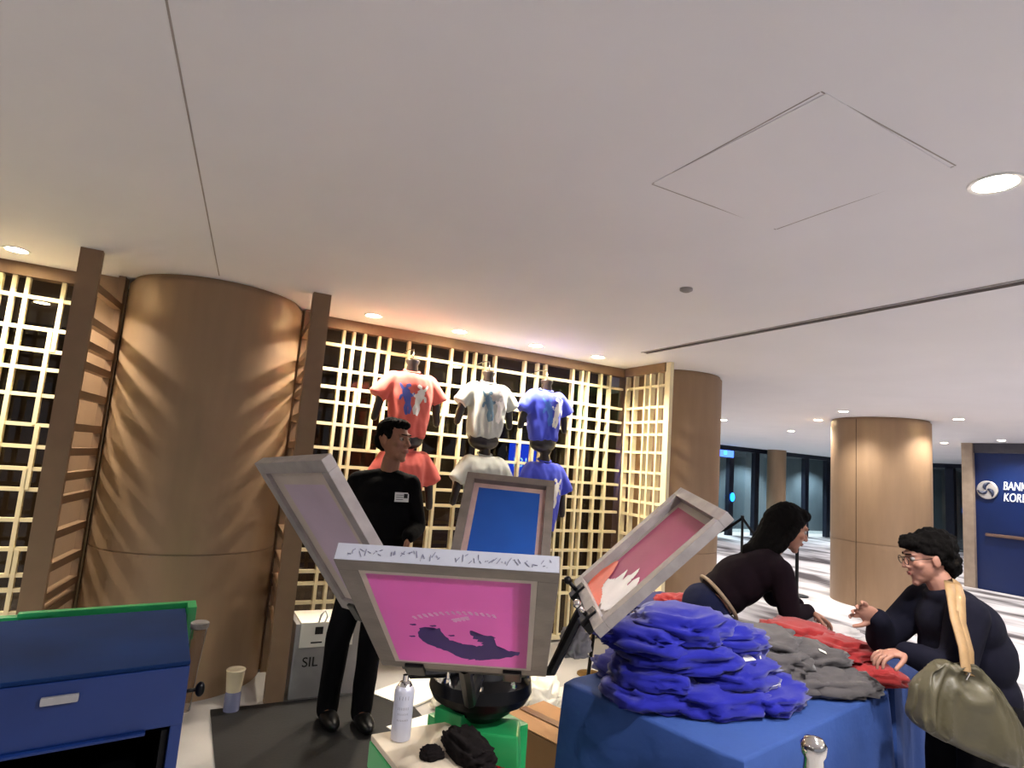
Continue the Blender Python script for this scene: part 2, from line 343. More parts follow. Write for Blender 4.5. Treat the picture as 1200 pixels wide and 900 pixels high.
for (x, y), lb in {(8.2, 7.55): 'downlight beyond the right-hand lattice column', (10.25, 7.76): 'downlight left of the freestanding column, third from it', (8.62, 6.05): 'downlight left of the freestanding column, second from it',
                   (7.75, 5.07): 'downlight directly above the left edge of the freestanding column', (9.0, 4.28): 'downlight just right of the freestanding column', (12.9, 6.39): 'small far downlight above the navy wall corner',
                   (12.3, 5.2): 'downlight in front of the navy sign wall'}.items():
    lamp(x, y, LAMP_W*1.7, label=lb, grp='downlights of the open lobby', col=(1, .95, .88), spot=2.4)
for k_, (x, y) in enumerate([(1.55, .25), (3.2, -2.6), (4.6, -.9), (-2.6, 1.6), (5.6, 1.2), (6.6, -1), (7.6, 2.2), (10.8, 2.4), (14, 8.2), (17, 7), (17, 10.6), (9.5, 10.8), (7, 10.8), (-2.6, -1.2)]):  # added lamps out of view; the first brightens the front screen's outer edge
    lamp(x, y, LAMP_W*2.2, label='unseen downlight added to the ceiling grid for more light', grp='unseen downlights added to the ceiling grid', col=(1, .97, 1), spot=2.7)
for x, y in [(8.5, 13.9), (13.8, 13.9), (17, 13.9), (20.5, 13.9)]:  # lamps added to lift the dark background beyond the glass
    lamp(x, y, LAMP_W*9, label='unseen cool downlight added to brighten the space behind the far lobby glass', grp='added downlights behind the lobby glass', col=(.8, .95, 1), spot=2.3)
lamp(2.6, 6.3, LAMP_W*1.2, label='unseen downlight added to brighten the space behind the lattice wall', grp='downlights behind the lattice'); lamp(-1.2, 6.3, LAMP_W*1.2, label='unseen downlight added to brighten the space behind the left lattice', grp='downlights behind the lattice')  # added lamps, out of sight, that brighten the back wall
# ------------------------------------------------------------ hanging forms and t-shirts
m_form = mat('dark_form', (36, 27, 23), .35, var=.15, coat=.4)
def tshirt_bm(c, w, h, droop=0, waist=.3, seed=0, bell=0):
    bm = newbm(); x, y, z = c      # z = shoulder line, h = length
    hw = w*.5
    rings = []
    for t, rx, ry in [(-.02, .20, .05), (.0, .34, .075), (.04, .50, .09), (.10, .60, .105), (.2, .62, .118), (.4, .60, .12), (.6, .56, .115), (.8, .53, .105), (.94, .50, .10), (1.0, .48, .09)]:
        ring = []
        for k in range(28):
            a = 2*PI*k/28; ca, sa = math.cos(a), math.sin(a)
            ring.append(bm.verts.new((x+math.copysign(abs(ca)**.8, ca)*hw*rx, y+math.copysign(abs(sa)**.8, sa)*ry, z-h*t)))
        rings.append(ring)
    for a, b in zip(rings, rings[1:]):
        for k in range(28): bm.faces.new((a[k], a[(k+1) % 28], b[(k+1) % 28], b[k]))
    bm.faces.new(rings[0]); bm.faces.new(rings[-1][::-1])
    for s in (-1, 1):
        a = V((x+s*hw*.46, y, z-h*.13)); b = V((x+s*hw*.88, y-.01, z-h*(.42+droop)))
        tube(bm, [a, (a+b)/2+V((0, 0, .012)), b], [.078, .072, .070], 16)
        ell(bm, a, (.078,)*3, sub=2)
    # neckline trimmed with a ring
    return bm
def print_strokes(par, obj, strokes, m, off, name='print'):
    me = obj.data; bvh = BVHTree.FromPolygons([v.co for v in me.vertices], [p.vertices for p in me.polygons])
    bm = newbm()
    for pts, wd in strokes:
        P = []
        n = len(pts)-1
        for i in range(n):
            for k in range(4): P.append((V(pts[i])*(1-k/4)+V(pts[i+1])*(k/4)))
        P.append(V(pts[-1])); L = []
        for i, p in enumerate(P):
            t = (P[min(i+1, len(P)-1)]-P[max(i-1, 0)]).normalized(); nn = V((-t.y, t.x)); tt = i/(len(P)-1)
            ww = wd*(.45+.55*math.sin(PI*min(1, max(0, tt*.8+.12))))
            row = []
            for s in (-1, -.33, .33, 1):
                q = V((off[0], off[1], off[2]))+V((p.x+nn.x*ww*s, 0, p.y+nn.y*ww*s))
                hit = bvh.ray_cast(q+V((0, -.6, 0)), V((0, 1, 0)))
                row.append(bm.verts.new((hit[0]+V((0, -.0025, 0))) if hit[0] else q))
            L.append(row)
        for a, b in zip(L, L[1:]):
            for k in range(3):
                if max((a[k].co-b[k+1].co).length, (a[k+1].co-b[k].co).length) < .08: bm.faces.new((a[k], a[k+1], b[k+1], b[k]))
    return finish(name, bm, m, par, smooth=True)
FIG = [([(0, .05), (.012, .035), (.0, .0), (-.008, -.03)], .020), ([(-.004, .058), (.004, .075)], .014), ([(0, -.02), (.004, -.05), (-.004, -.085)], .010), ([(-.01, -.02), (-.02, -.05), (-.016, -.08)], .009),
       ([(.005, .04), (.03, .05), (.045, .075)], .007), ([(.0, .03), (-.022, .015), (-.035, .03)], .007), ([(.01, .02), (.034, .01), (.04, -.012)], .007)]
def fig(dx, flip=1, sc=1): return [([(p[0]*flip*sc*1.3+dx*1.15, p[1]*sc*1.3) for p in pts], wd*sc*1.35) for pts, wd in FIG]
def garment(cx, z, w, h, m, lab, formlab, seed, prints, upper=True, y=4.60):
    f = thing('hanging_torso_form', formlab, 'mannequin', (cx, y, z-h-.05), 'dark torso forms hung on the lattice')
    bm = newbm()
    lathe(bm, [(.045, 0), (.05, .03), (.042, .07), (.058, .105), (.055, .112), (.03, .10), (.022, .05)], (cx, y, z-.005), 20)
    finish('neck', bm, m_form, f, smooth=True)
    bm = newbm(); ell(bm, (cx, y, z-h-.02), (w*.25, .075, .09)); ell(bm, (cx, y, z-h*.6), (w*.2, .05, h*.4))
    for s in (-1, 1): cap(bm, (cx+s*w*.36, y, z-h*.3), .04, (cx+s*w*.43, y+.02, z-h*.75), .03)
    link('torso', fuse(bm, .012, 4), m_form, f, smooth=True)
    bm = newbm(); pts = [(cx, y, z+.09), (cx, y, z+.16), (cx+.012, y+.03, z+.2), (cx+.01, y+.14, z+.215), (cx, 4.9, z+.2)]; tube(bm, pts, .005, 8); finish('hook', bm, m_chrome, f, smooth=True)
    bm = tshirt_bm((cx, y, z), w, h, seed=seed)
    random.seed(seed); me = fuse(bm, .011, 5)
    N_ = [v.normal.copy() for v in me.vertices]
    for v, nn in zip(me.vertices, N_):
        p = v.co; t = (z-p.z)/h; lx = (p.x-cx)
        fold = noise.noise(V((p.x*13+seed*7, p.y*4, p.z*2.6)))*.016+noise.noise(V((p.x*24+p.z*9+seed, p.y*8, p.z*7-p.x*9)))*.009
        v.co += nn*fold*(.5+t)
        # scoop of the neck
        d = math.hypot(lx, p.y-y)
        if p.z > z-.05 and d < .085: v.co.z -= .035*(1-d/.085)
    o = tag(link('tshirt', me, m, None, smooth=True), lab, 't-shirt', 't-shirts displayed on the lattice wall')
    bm = newbm(); lathe(bm, [(.058, .0), (.066, .006), (.07, .0), (.064, -.008)], (cx, y, z+.02), 20, rot=M.Rotation(.25, 3, 'X')); finish('collar', bm, m, o, smooth=True)
    for strokes, pm, nm in prints: print_strokes(o, o, strokes, pm, (cx, y, z-h*.42), nm)
    return o
m_salmon = mat('salmon_jersey', (222, 112, 104), .9, var=.05, sheen=.2); m_grey = mat('pale_grey_jersey', (196, 200, 196), .9, var=.05, sheen=.2)
m_royal = mat('royal_jersey', (76, 88, 214), .9, var=.06, sheen=.2)
pw = mat('white_print', (240, 238, 236), .7); pb = mat('blue_print', (86, 100, 190), .7); pt = mat('teal_print', (96, 128, 150), .7); pbl = mat('sky_print', (70, 120, 220), .7)
garment(1.52, 2.235, .60, .50, m_salmon, 'upper salmon pink t-shirt with blue and white figures, left of the three on the lattice', 'dark torso form inside the upper salmon shirt', 1, [(fig(-.045, -1, 1.15), pb, 'blue_print'), (fig(.035, 1, 1.15), pw, 'white_print')])
garment(2.20, 2.235, .57, .45, m_grey, 'upper pale grey t-shirt with teal and white figures, middle of the lattice display', 'dark torso form inside the upper pale grey shirt', 2, [(fig(-.02, -1, 1.2), pt, 'teal_print'), (fig(.07, 1, 1.25), pw, 'white_print')])
garment(2.78, 2.24, .53, .43, m_royal, 'upper royal blue t-shirt with pale figures, right of the lattice display', 'dark torso form inside the upper royal blue shirt', 3, [(fig(-.02, -1, 1.15), pbl, 'blue_print'), (fig(.05, 1, 1.25), pw, 'white_print')])
garment(1.53, 1.63, .58, .58, m_salmon, 'lower salmon pink t-shirt half hidden behind the standing man', 'dark torso form inside the lower salmon shirt', 4, [])
garment(2.22, 1.63, .56, .52, m_grey, 'lower pale grey t-shirt above the blue printing screen', 'dark torso form inside the lower pale grey shirt', 5, [])
garment(2.81, 1.62, .54, .60, m_royal, 'lower royal blue t-shirt beside the right end of the blue printing screen', 'dark torso form inside the lower royal blue shirt', 6, [(fig(.05, 1, 1.2), pw, 'white_print')])
# ------------------------------------------------------------ screen printing press
HUB = V((1.078, 2.111, 1.046))
press = thing('screen_printing_press', 'green and black carousel printing press in the middle carrying the tilted screens', 'printing press', (1.08, 2.11, 0))
m_greend = m_green
bm = newbm(); box(bm, (1.08, 2.13, .03), (.75, .75, .06), rot=M.Rotation(.5, 3, 'Z'), bev=.01); finish('base_plate', bm, m_steel, press)
bm = newbm(); box(bm, (1.10, 2.15, .33), (.27, .27, .60), rot=M.Rotation(.25, 3, 'Z'), bev=.01); finish('pedestal', bm, m_green, press)
bm = newbm(); box(bm, (1.10, 2.01, .585), (.20, .17, .15), rot=M.Rotation(-.55, 3, 'Z'), bev=.008, top=.85); box(bm, (.985, 2.10, .64), (.10, .12, .12), rot=M.Rotation(.5, 3, 'Z'), bev=.006); finish('gear_housing', bm, m_green, press)
bm = newbm(); lathe(bm, [(.08, .66), (.12, .69), (.13, .72), (.175, .73), (.19, .76), (.185, .80), (.13, .82), (.10, .89), (.07, .90)], (1.08, 2.11, 0), 32); finish('hub_disc', bm, m_steel, press, smooth=True, angle=30)
bm = newbm(); lathe(bm, [(.05, .6), (.05, 1.0), (.07, 1.0), (.07, 1.05), (0, 1.06)], (1.08, 2.11, 0), 24); finish('shaft', bm, m_steel, press, smooth=True, angle=30)
for k in range(8):
    a = k*PI/4+.3; bm = newbm(); c = (1.08+math.cos(a)*.165, 2.11+math.sin(a)*.165, 0); lathe(bm, [(.012, .80), (.012, .815), (.007, .82), (.007, .84), (0, .84)], c, 8); finish('bolt', bm, m_chrome, press)
SCR = {'F': ([3.688, .61, .653, .616, .441, -.002, -.025, -.008]), 'L': ([-1.755, .931, .435, .612, .46, .005, -.123, .009]),
       'B': ([.568, .826, .373, .624, .453, -.001, -.042, .004]), 'R': ([2.15, .785, .368, .586, .50, .027, -.173, .038])}
def blob(bm, pts, T, z, seed=0, jag=.006, n=60):
    P = []
    k = len(pts)
    for i in range(n):
        t = i/n*k; a = int(t); f = t-a
        p0, p1, p2, p3 = [V(pts[(a+j-1) % k]) for j in range(4)]
        q = .5*((2*p1)+(p2-p0)*f+(2*p0-5*p1+4*p2-p3)*f*f+(3*p1-p0-3*p2+p3)*f*f*f)
        q += V((noise.noise(V((i*.9, seed, 0))), noise.noise(V((i*.9, seed, 7)))))*jag
        P.append(bm.verts.new(T @ V((q.x, q.y, z))))
    f = bm.faces.new(P); bmesh.ops.triangulate(bm, faces=[f])
def screen(key, label, mesh_m, frame_m, border_m, ribs, up):
    az, el, r1, L, w, lat, roll, dz = SCR[key]
    o = V((math.sin(az), math.cos(az), 0)); s = V((math.cos(az), -math.sin(az), 0)); Z = V((0, 0, 1))
    d = o*math.cos(el)+Z*math.sin(el); n = s.cross(d); s2 = s*math.cos(roll)+n*math.sin(roll); n2 = s2.cross(d).normalized()
    base = HUB+o*r1+s*lat+Z*dz
    R = M((s2, d, n2)).transposed(); T = M.Translation(base) @ R.to_4x4()     # local: x across, y along from hub out, z normal
    t = thing('printing_screen', label, 'printing screen', base, 'screens of the printing press')
    fw, th = .042, .036
    for c, sz in [((0, L-fw/2, 0), (w, fw, th)), ((0, fw/2, 0), (w, fw, th)), ((-w/2+fw/2, L/2, 0), (fw, L-2*fw, th)), ((w/2-fw/2, L/2, 0), (fw, L-2*fw, th))]:
        bm = newbm(); box(bm, (0, 0, 0), sz, bev=.003); bmesh.ops.translate(bm, vec=V(c), verts=bm.verts); bmesh.ops.transform(bm, matrix=T, verts=bm.verts); finish('frame_bar', bm, frame_m, t)
    zz = -th/2+.001 if key in 'F' else (-.004 if key == 'L' else -th/2+.004)
    iw, il = w-2*fw, L-2*fw
    def flat(name, x0, x1, y0, y1, z, m):
        bm = newbm(); q = []
        box(bm, ((x0+x1)/2, (y0+y1)/2, z), (x1-x0, y1-y0, .0008)); bmesh.ops.transform(bm, matrix=T, verts=bm.verts); return finish(name, bm, m, t)
    mb = .012 if key == 'F' else (.028 if key != 'L' else .05)
    bm = newbm(); lo = []
    for z in (zz-.0004, zz+.0004):
        for hx, y0, y1 in ((iw/2, fw, L-fw), (iw/2-mb, fw+mb, L-fw-mb)):
            lo.append([bm.verts.new(T @ V(q)) for q in ((-hx, y0, z), (hx, y0, z), (hx, y1, z), (-hx, y1, z))])
    for A_, B_ in ((lo[0], lo[1]), (lo[2], lo[3]), (lo[0], lo[2]), (lo[1], lo[3])):
        for k in range(4): bm.faces.new((A_[k], A_[(k+1) % 4], B_[(k+1) % 4], B_[k]))
    finish('mesh_border', bm, border_m, t)
    flat('stencil', -iw/2+mb, iw/2-mb, fw+mb, L-fw-mb, zz, mesh_m)
    # arm and clamp back to the hub
    bm = newbm(); a = T @ V((0, -.02, 0)); c = HUB+V((0, 0, -.25)); dd = (a-c); h = V((c.x, c.y, c.z+.03))+V((dd.x, dd.y, 0)).normalized()*.10
    tube(bm, [h, h+V((dd.x, dd.y, 0))*.45+V((0, 0, .02)), a], .02, 8)
    finish('arm', bm, m_steel, t)
    bm = newbm()
    for x in (-.13, .13): box(bm, (x, .0, 0), (.05, .07, .055), bev=.006); 
    box(bm, (0, -.015, 0), (.34, .03, .03), bev=.004)
    bmesh.ops.transform(bm, matrix=T, verts=bm.verts); finish('clamp', bm, m_steel, t)
    for x in (-.13, .13):
        bm = newbm(); tube(bm, [T @ V((x, 0, .02)), T @ V((x, 0, .07))], .008, 8); ell(bm, T @ V((x, 0, .075)), (.016,)*3, sub=2); finish('clamp_knob', bm, m_chrome if x > 0 else m_steel, t, smooth=True)
    return t, T, zz, w, L
m_pink = mesh_fabric('pink_emulsion', (218, 146, 198), .78, var=.06, scale=3); m_pinkr = mesh_fabric('rose_emulsion', (196, 92, 134), .35, var=.1, scale=4)
m_bluee = mesh_fabric('blue_emulsion', (10, 82, 176), .1, var=.06); m_pale = mesh_fabric('pale_emulsion', (206, 190, 204), .3, var=.08, scale=5)
m_bord = mesh_fabric('bare_mesh', (206, 196, 186), .4, var=.06); m_bordp = mesh_fabric('pinkish_mesh', (214, 186, 180), .3, var=.1, scale=20)
m_frame = mat('stained_aluminium', (160, 153, 150), .5, metal=.25, var=.16, scale=14, bump=.1)
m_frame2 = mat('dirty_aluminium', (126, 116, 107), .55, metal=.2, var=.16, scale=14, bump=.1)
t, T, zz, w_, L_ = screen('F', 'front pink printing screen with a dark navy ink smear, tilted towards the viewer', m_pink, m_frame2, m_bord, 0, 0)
# the dark ink smear and the pale stencil marks, on the underside that shows. pixel right = -x here
def FX(px, py):  # rough place on the screen face: 0..1 across from the left as seen, 0..1 down from the top edge
    return ((.5-px)*(w_-.084), L_-.042-py*(L_-.084))
m_ink = mat('navy_ink', (50, 22, 104), .7, var=.1)
bm = newbm(); z1 = zz-.0012; random.seed(1)
blob(bm, [FX(*q) for q in [(.235, .60), (.27, .53), (.33, .56), (.38, .52), (.42, .62), (.48, .68), (.56, .70), (.62, .71), (.665, .68), (.60, .60), (.585, .52), (.62, .58), (.70, .57), (.745, .60), (.76, .70), (.84, .74), (.92, .76), (.86, .82), (.80, .84), (.70, .88), (.60, .90), (.50, .88), (.40, .80), (.32, .75), (.25, .69)]], T, z1, 3, .012, 130)
for q in [(.22, .50), (.19, .64), (.46, .60), (.35, .50)]:
    c = FX(*q); blob(bm, [(c[0]+math.cos(a)*.008, c[1]+math.sin(a)*.006) for a in (0, 1.5, 3, 4.5)], T, z1, 5, .006, 16)
finish('ink_smear', bm, m_ink, t)
bm = newbm(); m_mark = mesh_fabric('pale_stencil', (255, 238, 250), .6)
random.seed(5)
for k in range(15):
    c = FX(.25+k*.036, .42-.017*k+.00085*k*k); blob(bm, [(c[0]+x, c[1]+y) for x, y in ((-.004, -.009), (.002, -.008), (.006+random.random()*.003, .006), (.001, .009))], T, z1, k, .003, 14)
for k in range(4):
    c = FX(.50+k*.027, .42-.01*k); blob(bm, [(c[0]+x, c[1]+y) for x, y in ((-.005, -.01), (.004, -.008), (.007, .006), (-.002, .010))], T, z1, k+30, .004, 12)
finish('stencil_mark', bm, m_mark, t)
# pen scribbles on the taped outer edge face
bm = newbm(); box(bm, (0, L_+.0005, 0), (w_-.004, .001, .034)); bmesh.ops.transform(bm, matrix=T, verts=bm.verts); finish('edge_tape', bm, mat('white_tape', (196, 198, 208), .6, var=.04), t)
bm = newbm(); random.seed(8)
for k in range(30):
    x = -.2+k*.0135+random.random()*.006; yq = L_+.0014
    if 13 < k < 16: continue
    for j in range(2):
        p = T @ V((x+random.uniform(-.004, .004), yq, random.uniform(-.010, .008))); q = T @ V((x+random.uniform(-.008, .008), yq, random.uniform(-.010, .010)))
        tube(bm, [p, q], .0009, 4)
finish('pen_marks', bm, mat('grey_pen', (130, 130, 150), .7), t)['kind'] = 'stuff'
screen('L', 'left printing screen with whitish pink emulsion leaning away in front of the man', m_pale, m_frame, m_bord, 0, 0)
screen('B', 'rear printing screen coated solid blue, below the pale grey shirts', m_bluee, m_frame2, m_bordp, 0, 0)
t, T, zz, w_, L_ = screen('R', 'right printing screen in rose with a white and orange ink splash, leaning to the right', m_pinkr, m_frame, m_bord, 0, 0)
bm = newbm(); z1 = -.036/2+.004+.004
def RX(a, b): return ((a-.5)*(w_-.084), .042+b*(L_-.084))
blob(bm, [RX(*q) for q in [(.30, .04), (.75, .02), (.85, .12), (.82, .30), (.74, .36), (.70, .26), (.60, .40), (.54, .24), (.44, .32), (.40, .20), (.28, .16)]], T, z1, 2, .02, 90)
finish('white_ink', bm, mat('white_ink', (238, 234, 234), .4), t)
bm = newbm(); blob(bm, [RX(*q) for q in [(.05, .0), (.62, -.01), (.5, .06), (.34, .10), (.26, .2), (.14, .3), (.04, .24)]], T, z1+.001, 6, .01, 60)
finish('orange_ink', bm, mat('orange_ink', (238, 110, 84), .4), t)
# platen with spray can
pl = thing('platen', 'beige topped green edged platen of the press holding the spray can', 'platen', (.83, 1.72, .62))
bm = newbm(); box(bm, (.83, 1.71, .652), (.28, .74, .02), rot=M.Rotation(.06, 3, 'Z'), bev=.004); finish('platen_board', bm, mat('beige_board', (214, 200, 176), .7, var=.12, scale=9), pl)
bm = newbm(); box(bm, (.83, 1.71, .60), (.285, .75, .08), rot=M.Rotation(.06, 3, 'Z'), bev=.006); finish('platen_tray', bm, m_green, pl)
bm = newbm(); tube(bm, [(.86, 1.95, .55), (1.08, 2.11, .55)], .03); finish('platen_arm', bm, m_steel, pl)
CX, CY, CZ = .748, 2.01, .664
cn = thing('spray_can', 'white aerosol spray can with dark lettering standing on the platen', 'spray can', (CX, CY, CZ))
bm = newbm(); lathe(bm, [(.031, 0), (.0325, .004), (.0325, .15), (.03, .158), (.024, .166)], (CX, CY, CZ), 28); finish('can_body', bm, mat('can_white', (206, 208, 222), .3, metal=.2, var=.05), cn, smooth=True, angle=40)
bm = newbm(); lathe(bm, [(.024, .166), (.018, .176), (.010, .18), (.010, .198), (0, .20)], (CX, CY, CZ), 20); finish('nozzle', bm, m_chrome, cn, smooth=True, angle=40)
bm = newbm(); random.seed(3)
for zz_, nn, hh in [(.128, 4, .012), (.098, 7, .008), (.082, 7, .006), (.064, 9, .005)]:
    for k in range(nn):
        a = -PI/2-.35+(k-nn/2+.5)*(.9/nn)*1.3
        a2 = a+.03
        p = [(CX+math.cos(b)*.0329, CY+math.sin(b)*.0329, CZ+z) for b, z in ((a, zz_), (a2, zz_), (a2+.02, zz_+hh), (a+.02, zz_+hh))]
        bm.faces.new([bm.verts.new(q) for q in p])
finish('can_lettering', bm, mat('dark_print', (50, 48, 60), .6), cn)
# ------------------------------------------------------------ rags and papers around the press
def crumple(name, c, r, m, label, cat, seed, flat=.5, rot=0, amp=.25, freq=2.2, group=None, sub=4, folds=None, parent=None):
    bm = newbm(); bmesh.ops.create_icosphere(bm, subdivisions=sub, radius=1); ca, sa = math.cos(rot), math.sin(rot)
    for v in bm.verts:
        p = v.co.copy(); sx = math.copysign(abs(p.x)**.75, p.x); sy = math.copysign(abs(p.y)**.75, p.y); sz = math.copysign(abs(p.z)**.8, p.z)
        q = V((p.x, p.y, p.z*1.6))*freq+V((seed*3.1, seed*1.7, 0))
        q2 = q+V((noise.noise(q), noise.noise(q+V((5, 5, 5))), 0))*1.1
        n = 1-abs(noise.noise(q2))*2.4+noise.noise(q2*2.7)*.45
        cr_ = 1-abs(noise.noise(V((p.x*2.6+p.y*1.2+seed, p.y*2.2-p.x*.8, p.z*5+seed*2))))*3.2
        n += cr_*.22
        k = 1+amp*(n-.5)
        x, y, z = sx*r[0]*k, sy*r[1]*k, sz*r[2]*(1+amp*1.5*(n-.5))
        if z < 0: z *= flat
        v.co = V((c[0]+x*ca-y*sa, c[1]+x*sa+y*ca, max(c[2]+z+r[2]*flat*.6, c[2])))
    o = finish(name, bm, m, parent, smooth=True)
    return tag(o, label, cat, group) if parent is None else o
crumple('rag', (.915, 1.84, .663), (.06, .12, .04), mat('black_rag', (22, 18, 18), .95), 'black rag bunched on the platen beside the green housing', 'rag', 11)
crumple('rag', (.80, 1.86, .663), (.035, .03, .022), MATS['black_rag'], 'small crumpled black rag on the beige platen board', 'rag', 12, sub=4)
crumple('red_cloth', (.99, 1.86, .51), (.14, .08, .05), mat('red_cloth', (150, 20, 24), .9), 'dark red cloth below the green press housing at the bottom edge', 'cloth', 13)
for i, (x, y, a, rx, ry, rz) in enumerate([(2.0, 3.55, .3, .2, .15, .13), (2.25, 3.5, 1.1, .17, .13, .16), (2.5, 3.25, .2, .16, .12, .12), (1.75, 3.7, 2.2, .16, .12, .1)]):
    crumple('plastic_bag', (x, y, 0), (rx, ry, rz), mat('cream_plastic', (232, 226, 208), .45, var=.04), ['crumpled cream plastic bag on the floor right behind the press hub', 'tallest crumpled cream bag on the floor behind the carton', 'crumpled cream bag on the floor nearest the blue table', 'low crumpled cream bag on the floor between the man and the press'][i], 'bag', 20+i, group='cream bags on the floor', rot=a, amp=.3, freq=1.4, sub=4)
for i, (x, y, a, wd, dp) in enumerate([(1.42, 3.55, .3, .3, .2), (1.62, 3.2, -.4, .28, .2), (1.62, 4.1, .5, .55, .35), (1.38, 3.0, .9, .22, .3)]):
    bm = newbm(); box(bm, (x, y, .01+i*.001), (wd, dp, .012), rot=M.Rotation(a, 3, 'Z'), bev=.002)
    single('paper_sheet', bm, m_paper, ['white paper pack on the dark mat near the legs of the man', 'white paper pack on the floor behind the spray can', 'large white sheet on the floor against the lattice base', 'white sheet on the mat left of the press column'][i], 'paper', 'white papers on the floor')
crumple('plastic_wrap', (1.40, 1.98, .885), (.05, .045, .07), mat('grey_film', (150, 148, 150), .35, var=.2, scale=12), 'crumpled grey plastic film bunched at the clamp of the right printing screen', 'wrap', 17, amp=.4, freq=1.6)
# brown carton
def carton():
    c = V((1.80, 2.66, 0)); a = .28; R = M.Rotation(a, 3, 'Z'); t = thing('cardboard_box', 'closed brown cardboard carton with a white label between press and blue table', 'box', (c.x, c.y, 0))
    wx, wy, h = .33, .48, .32
    bm = newbm(); box(bm, (c.x, c.y, h/2), (wx, wy, h-.004), rot=R, bev=.003); finish('carton_body', bm, m_card, t)
    for s in (-1, 1):
        bm = newbm(); box(bm, V((c.x, c.y, h+.002))+R @ V((s*wx/4, 0, 0)), (wx/2-.002, wy, .005), rot=R @ M.Rotation(s*-.03, 3, 'Y'), bev=.001); finish('flap', bm, m_card, t)
    bm = newbm(); box(bm, (c.x, c.y, h+.008), (.05, wy+.002, .001), rot=R); finish('tape', bm, mat('brown_tape', (128, 92, 60), .3), t)
    bm = newbm(); box(bm, V((c.x, c.y, h+.0095))+R @ V((-.04, -.18, 0)), (.17, .1, .001), rot=R @ M.Rotation(.3, 3, 'Z')); finish('label', bm, m_paper, t)
    bm = newbm(); random.seed(2)
    for k in range(5): box(bm, V((c.x, c.y, h+.0104))+R @ V((-.05+random.uniform(-.02, .02), -.15-k*.014, 0)), (.09, .003, .0006), rot=R @ M.Rotation(.3, 3, 'Z'))
    finish('label_print', bm, mat('grey_print', (120, 116, 112), .7), t)
carton()
single('floor_mat', slab(.34, 1.50, 2.35, 4.14, 0, .012), mat('black_mat', (17, 16, 17), .6, var=.35, scale=2.5, bump=.1), 'large black rubber mat the man stands on', 'mat')
# cup beside the column
cu = thing('paper_cup', 'tall cream paper cup on a grey bottle shape at the foot of the column fin', 'cup', (.47, 4.10, 0))
bm = newbm(); lathe(bm, [(.035, 0), (.045, .01), (.045, .10), (.04, .13)], (.45, 4.10, 0), 20); finish('lower_cup', bm, mat('frosted_cup', (120, 122, 150), .25, var=.1), cu, smooth=True, angle=40)
bm = newbm(); lathe(bm, [(.042, .12), (.052, .235), (.055, .24), (.052, .245), (.045, .235), (.0, .225)], (.45, 4.10, 0), 20); finish('cup_rim', bm, mat('cream_cup', (206, 190, 160), .6), cu, smooth=True, angle=40)
# white box with a sheet folded over its top
wb_ = thing('storage_box', 'pale grey storage box with white sheet over its rim behind the man', 'box', (1.05, 4.3, 0))
bm = newbm(); box(bm, (1.0, 4.34, .235), (.44, .34, .46), bev=.01); finish('box_body', bm, mat('grey_box', (150, 146, 144), .6), wb_)
bm = newbm(); box(bm, (.98, 4.162, .395), (.34, .006, .15), bev=.001); box(bm, (.98, 4.32, .470), (.34, .32, .006)); sh = finish('paper_sheet', bm, m_paper, wb_)
finish('dark_square', slab(.90, .95, 4.155, 4.159, .40, .445), m_dark, sh); finish('small_print', slab(.88, .95, 4.155, 4.159, .345, .353), m_dark, sh)
text('SIL', .085, (.84, 4.167, .20), (1, 0, 0), (0, 0, 1), m_dark, wb_, extr=.001)
bm = newbm(); tube(bm, [(.92, 4.17, .47), (.925, 4.15, .52), (.95, 4.15, .55), (.97, 4.16, .51), (.96, 4.17, .47)], .006, 8); finish('cord_loop', bm, m_white, wb_, smooth=True)
# brass stands at the lattice
for i, (x, y) in enumerate([(3.02, 4.05), (3.25, 3.9)]):
    r = thing('brass_stand', ['slim brass floor stand left of the blue shirts, below the right screen', 'slim brass floor stand nearer the blue table, below the right screen'][i], 'stand', (x, y, 0), 'brass stands')
    m_br = mat('brass', (150, 116, 66), .35, metal=.8)
    bm = newbm(); tube(bm, [(x, y, .012), (x, y, .66)], .008); finish('stand_pole', bm, m_br, r)
    bm = newbm(); lathe(bm, [(.10, 0), (.10, .008), (.01, .016)], (x, y, 0), 24); finish('stand_base', bm, m_br, r, smooth=True, angle=30)
    bm = newbm(); box(bm, (x, y, .67), (.16, .12, .012), bev=.002); finish('stand_plate', bm, m_br, r)
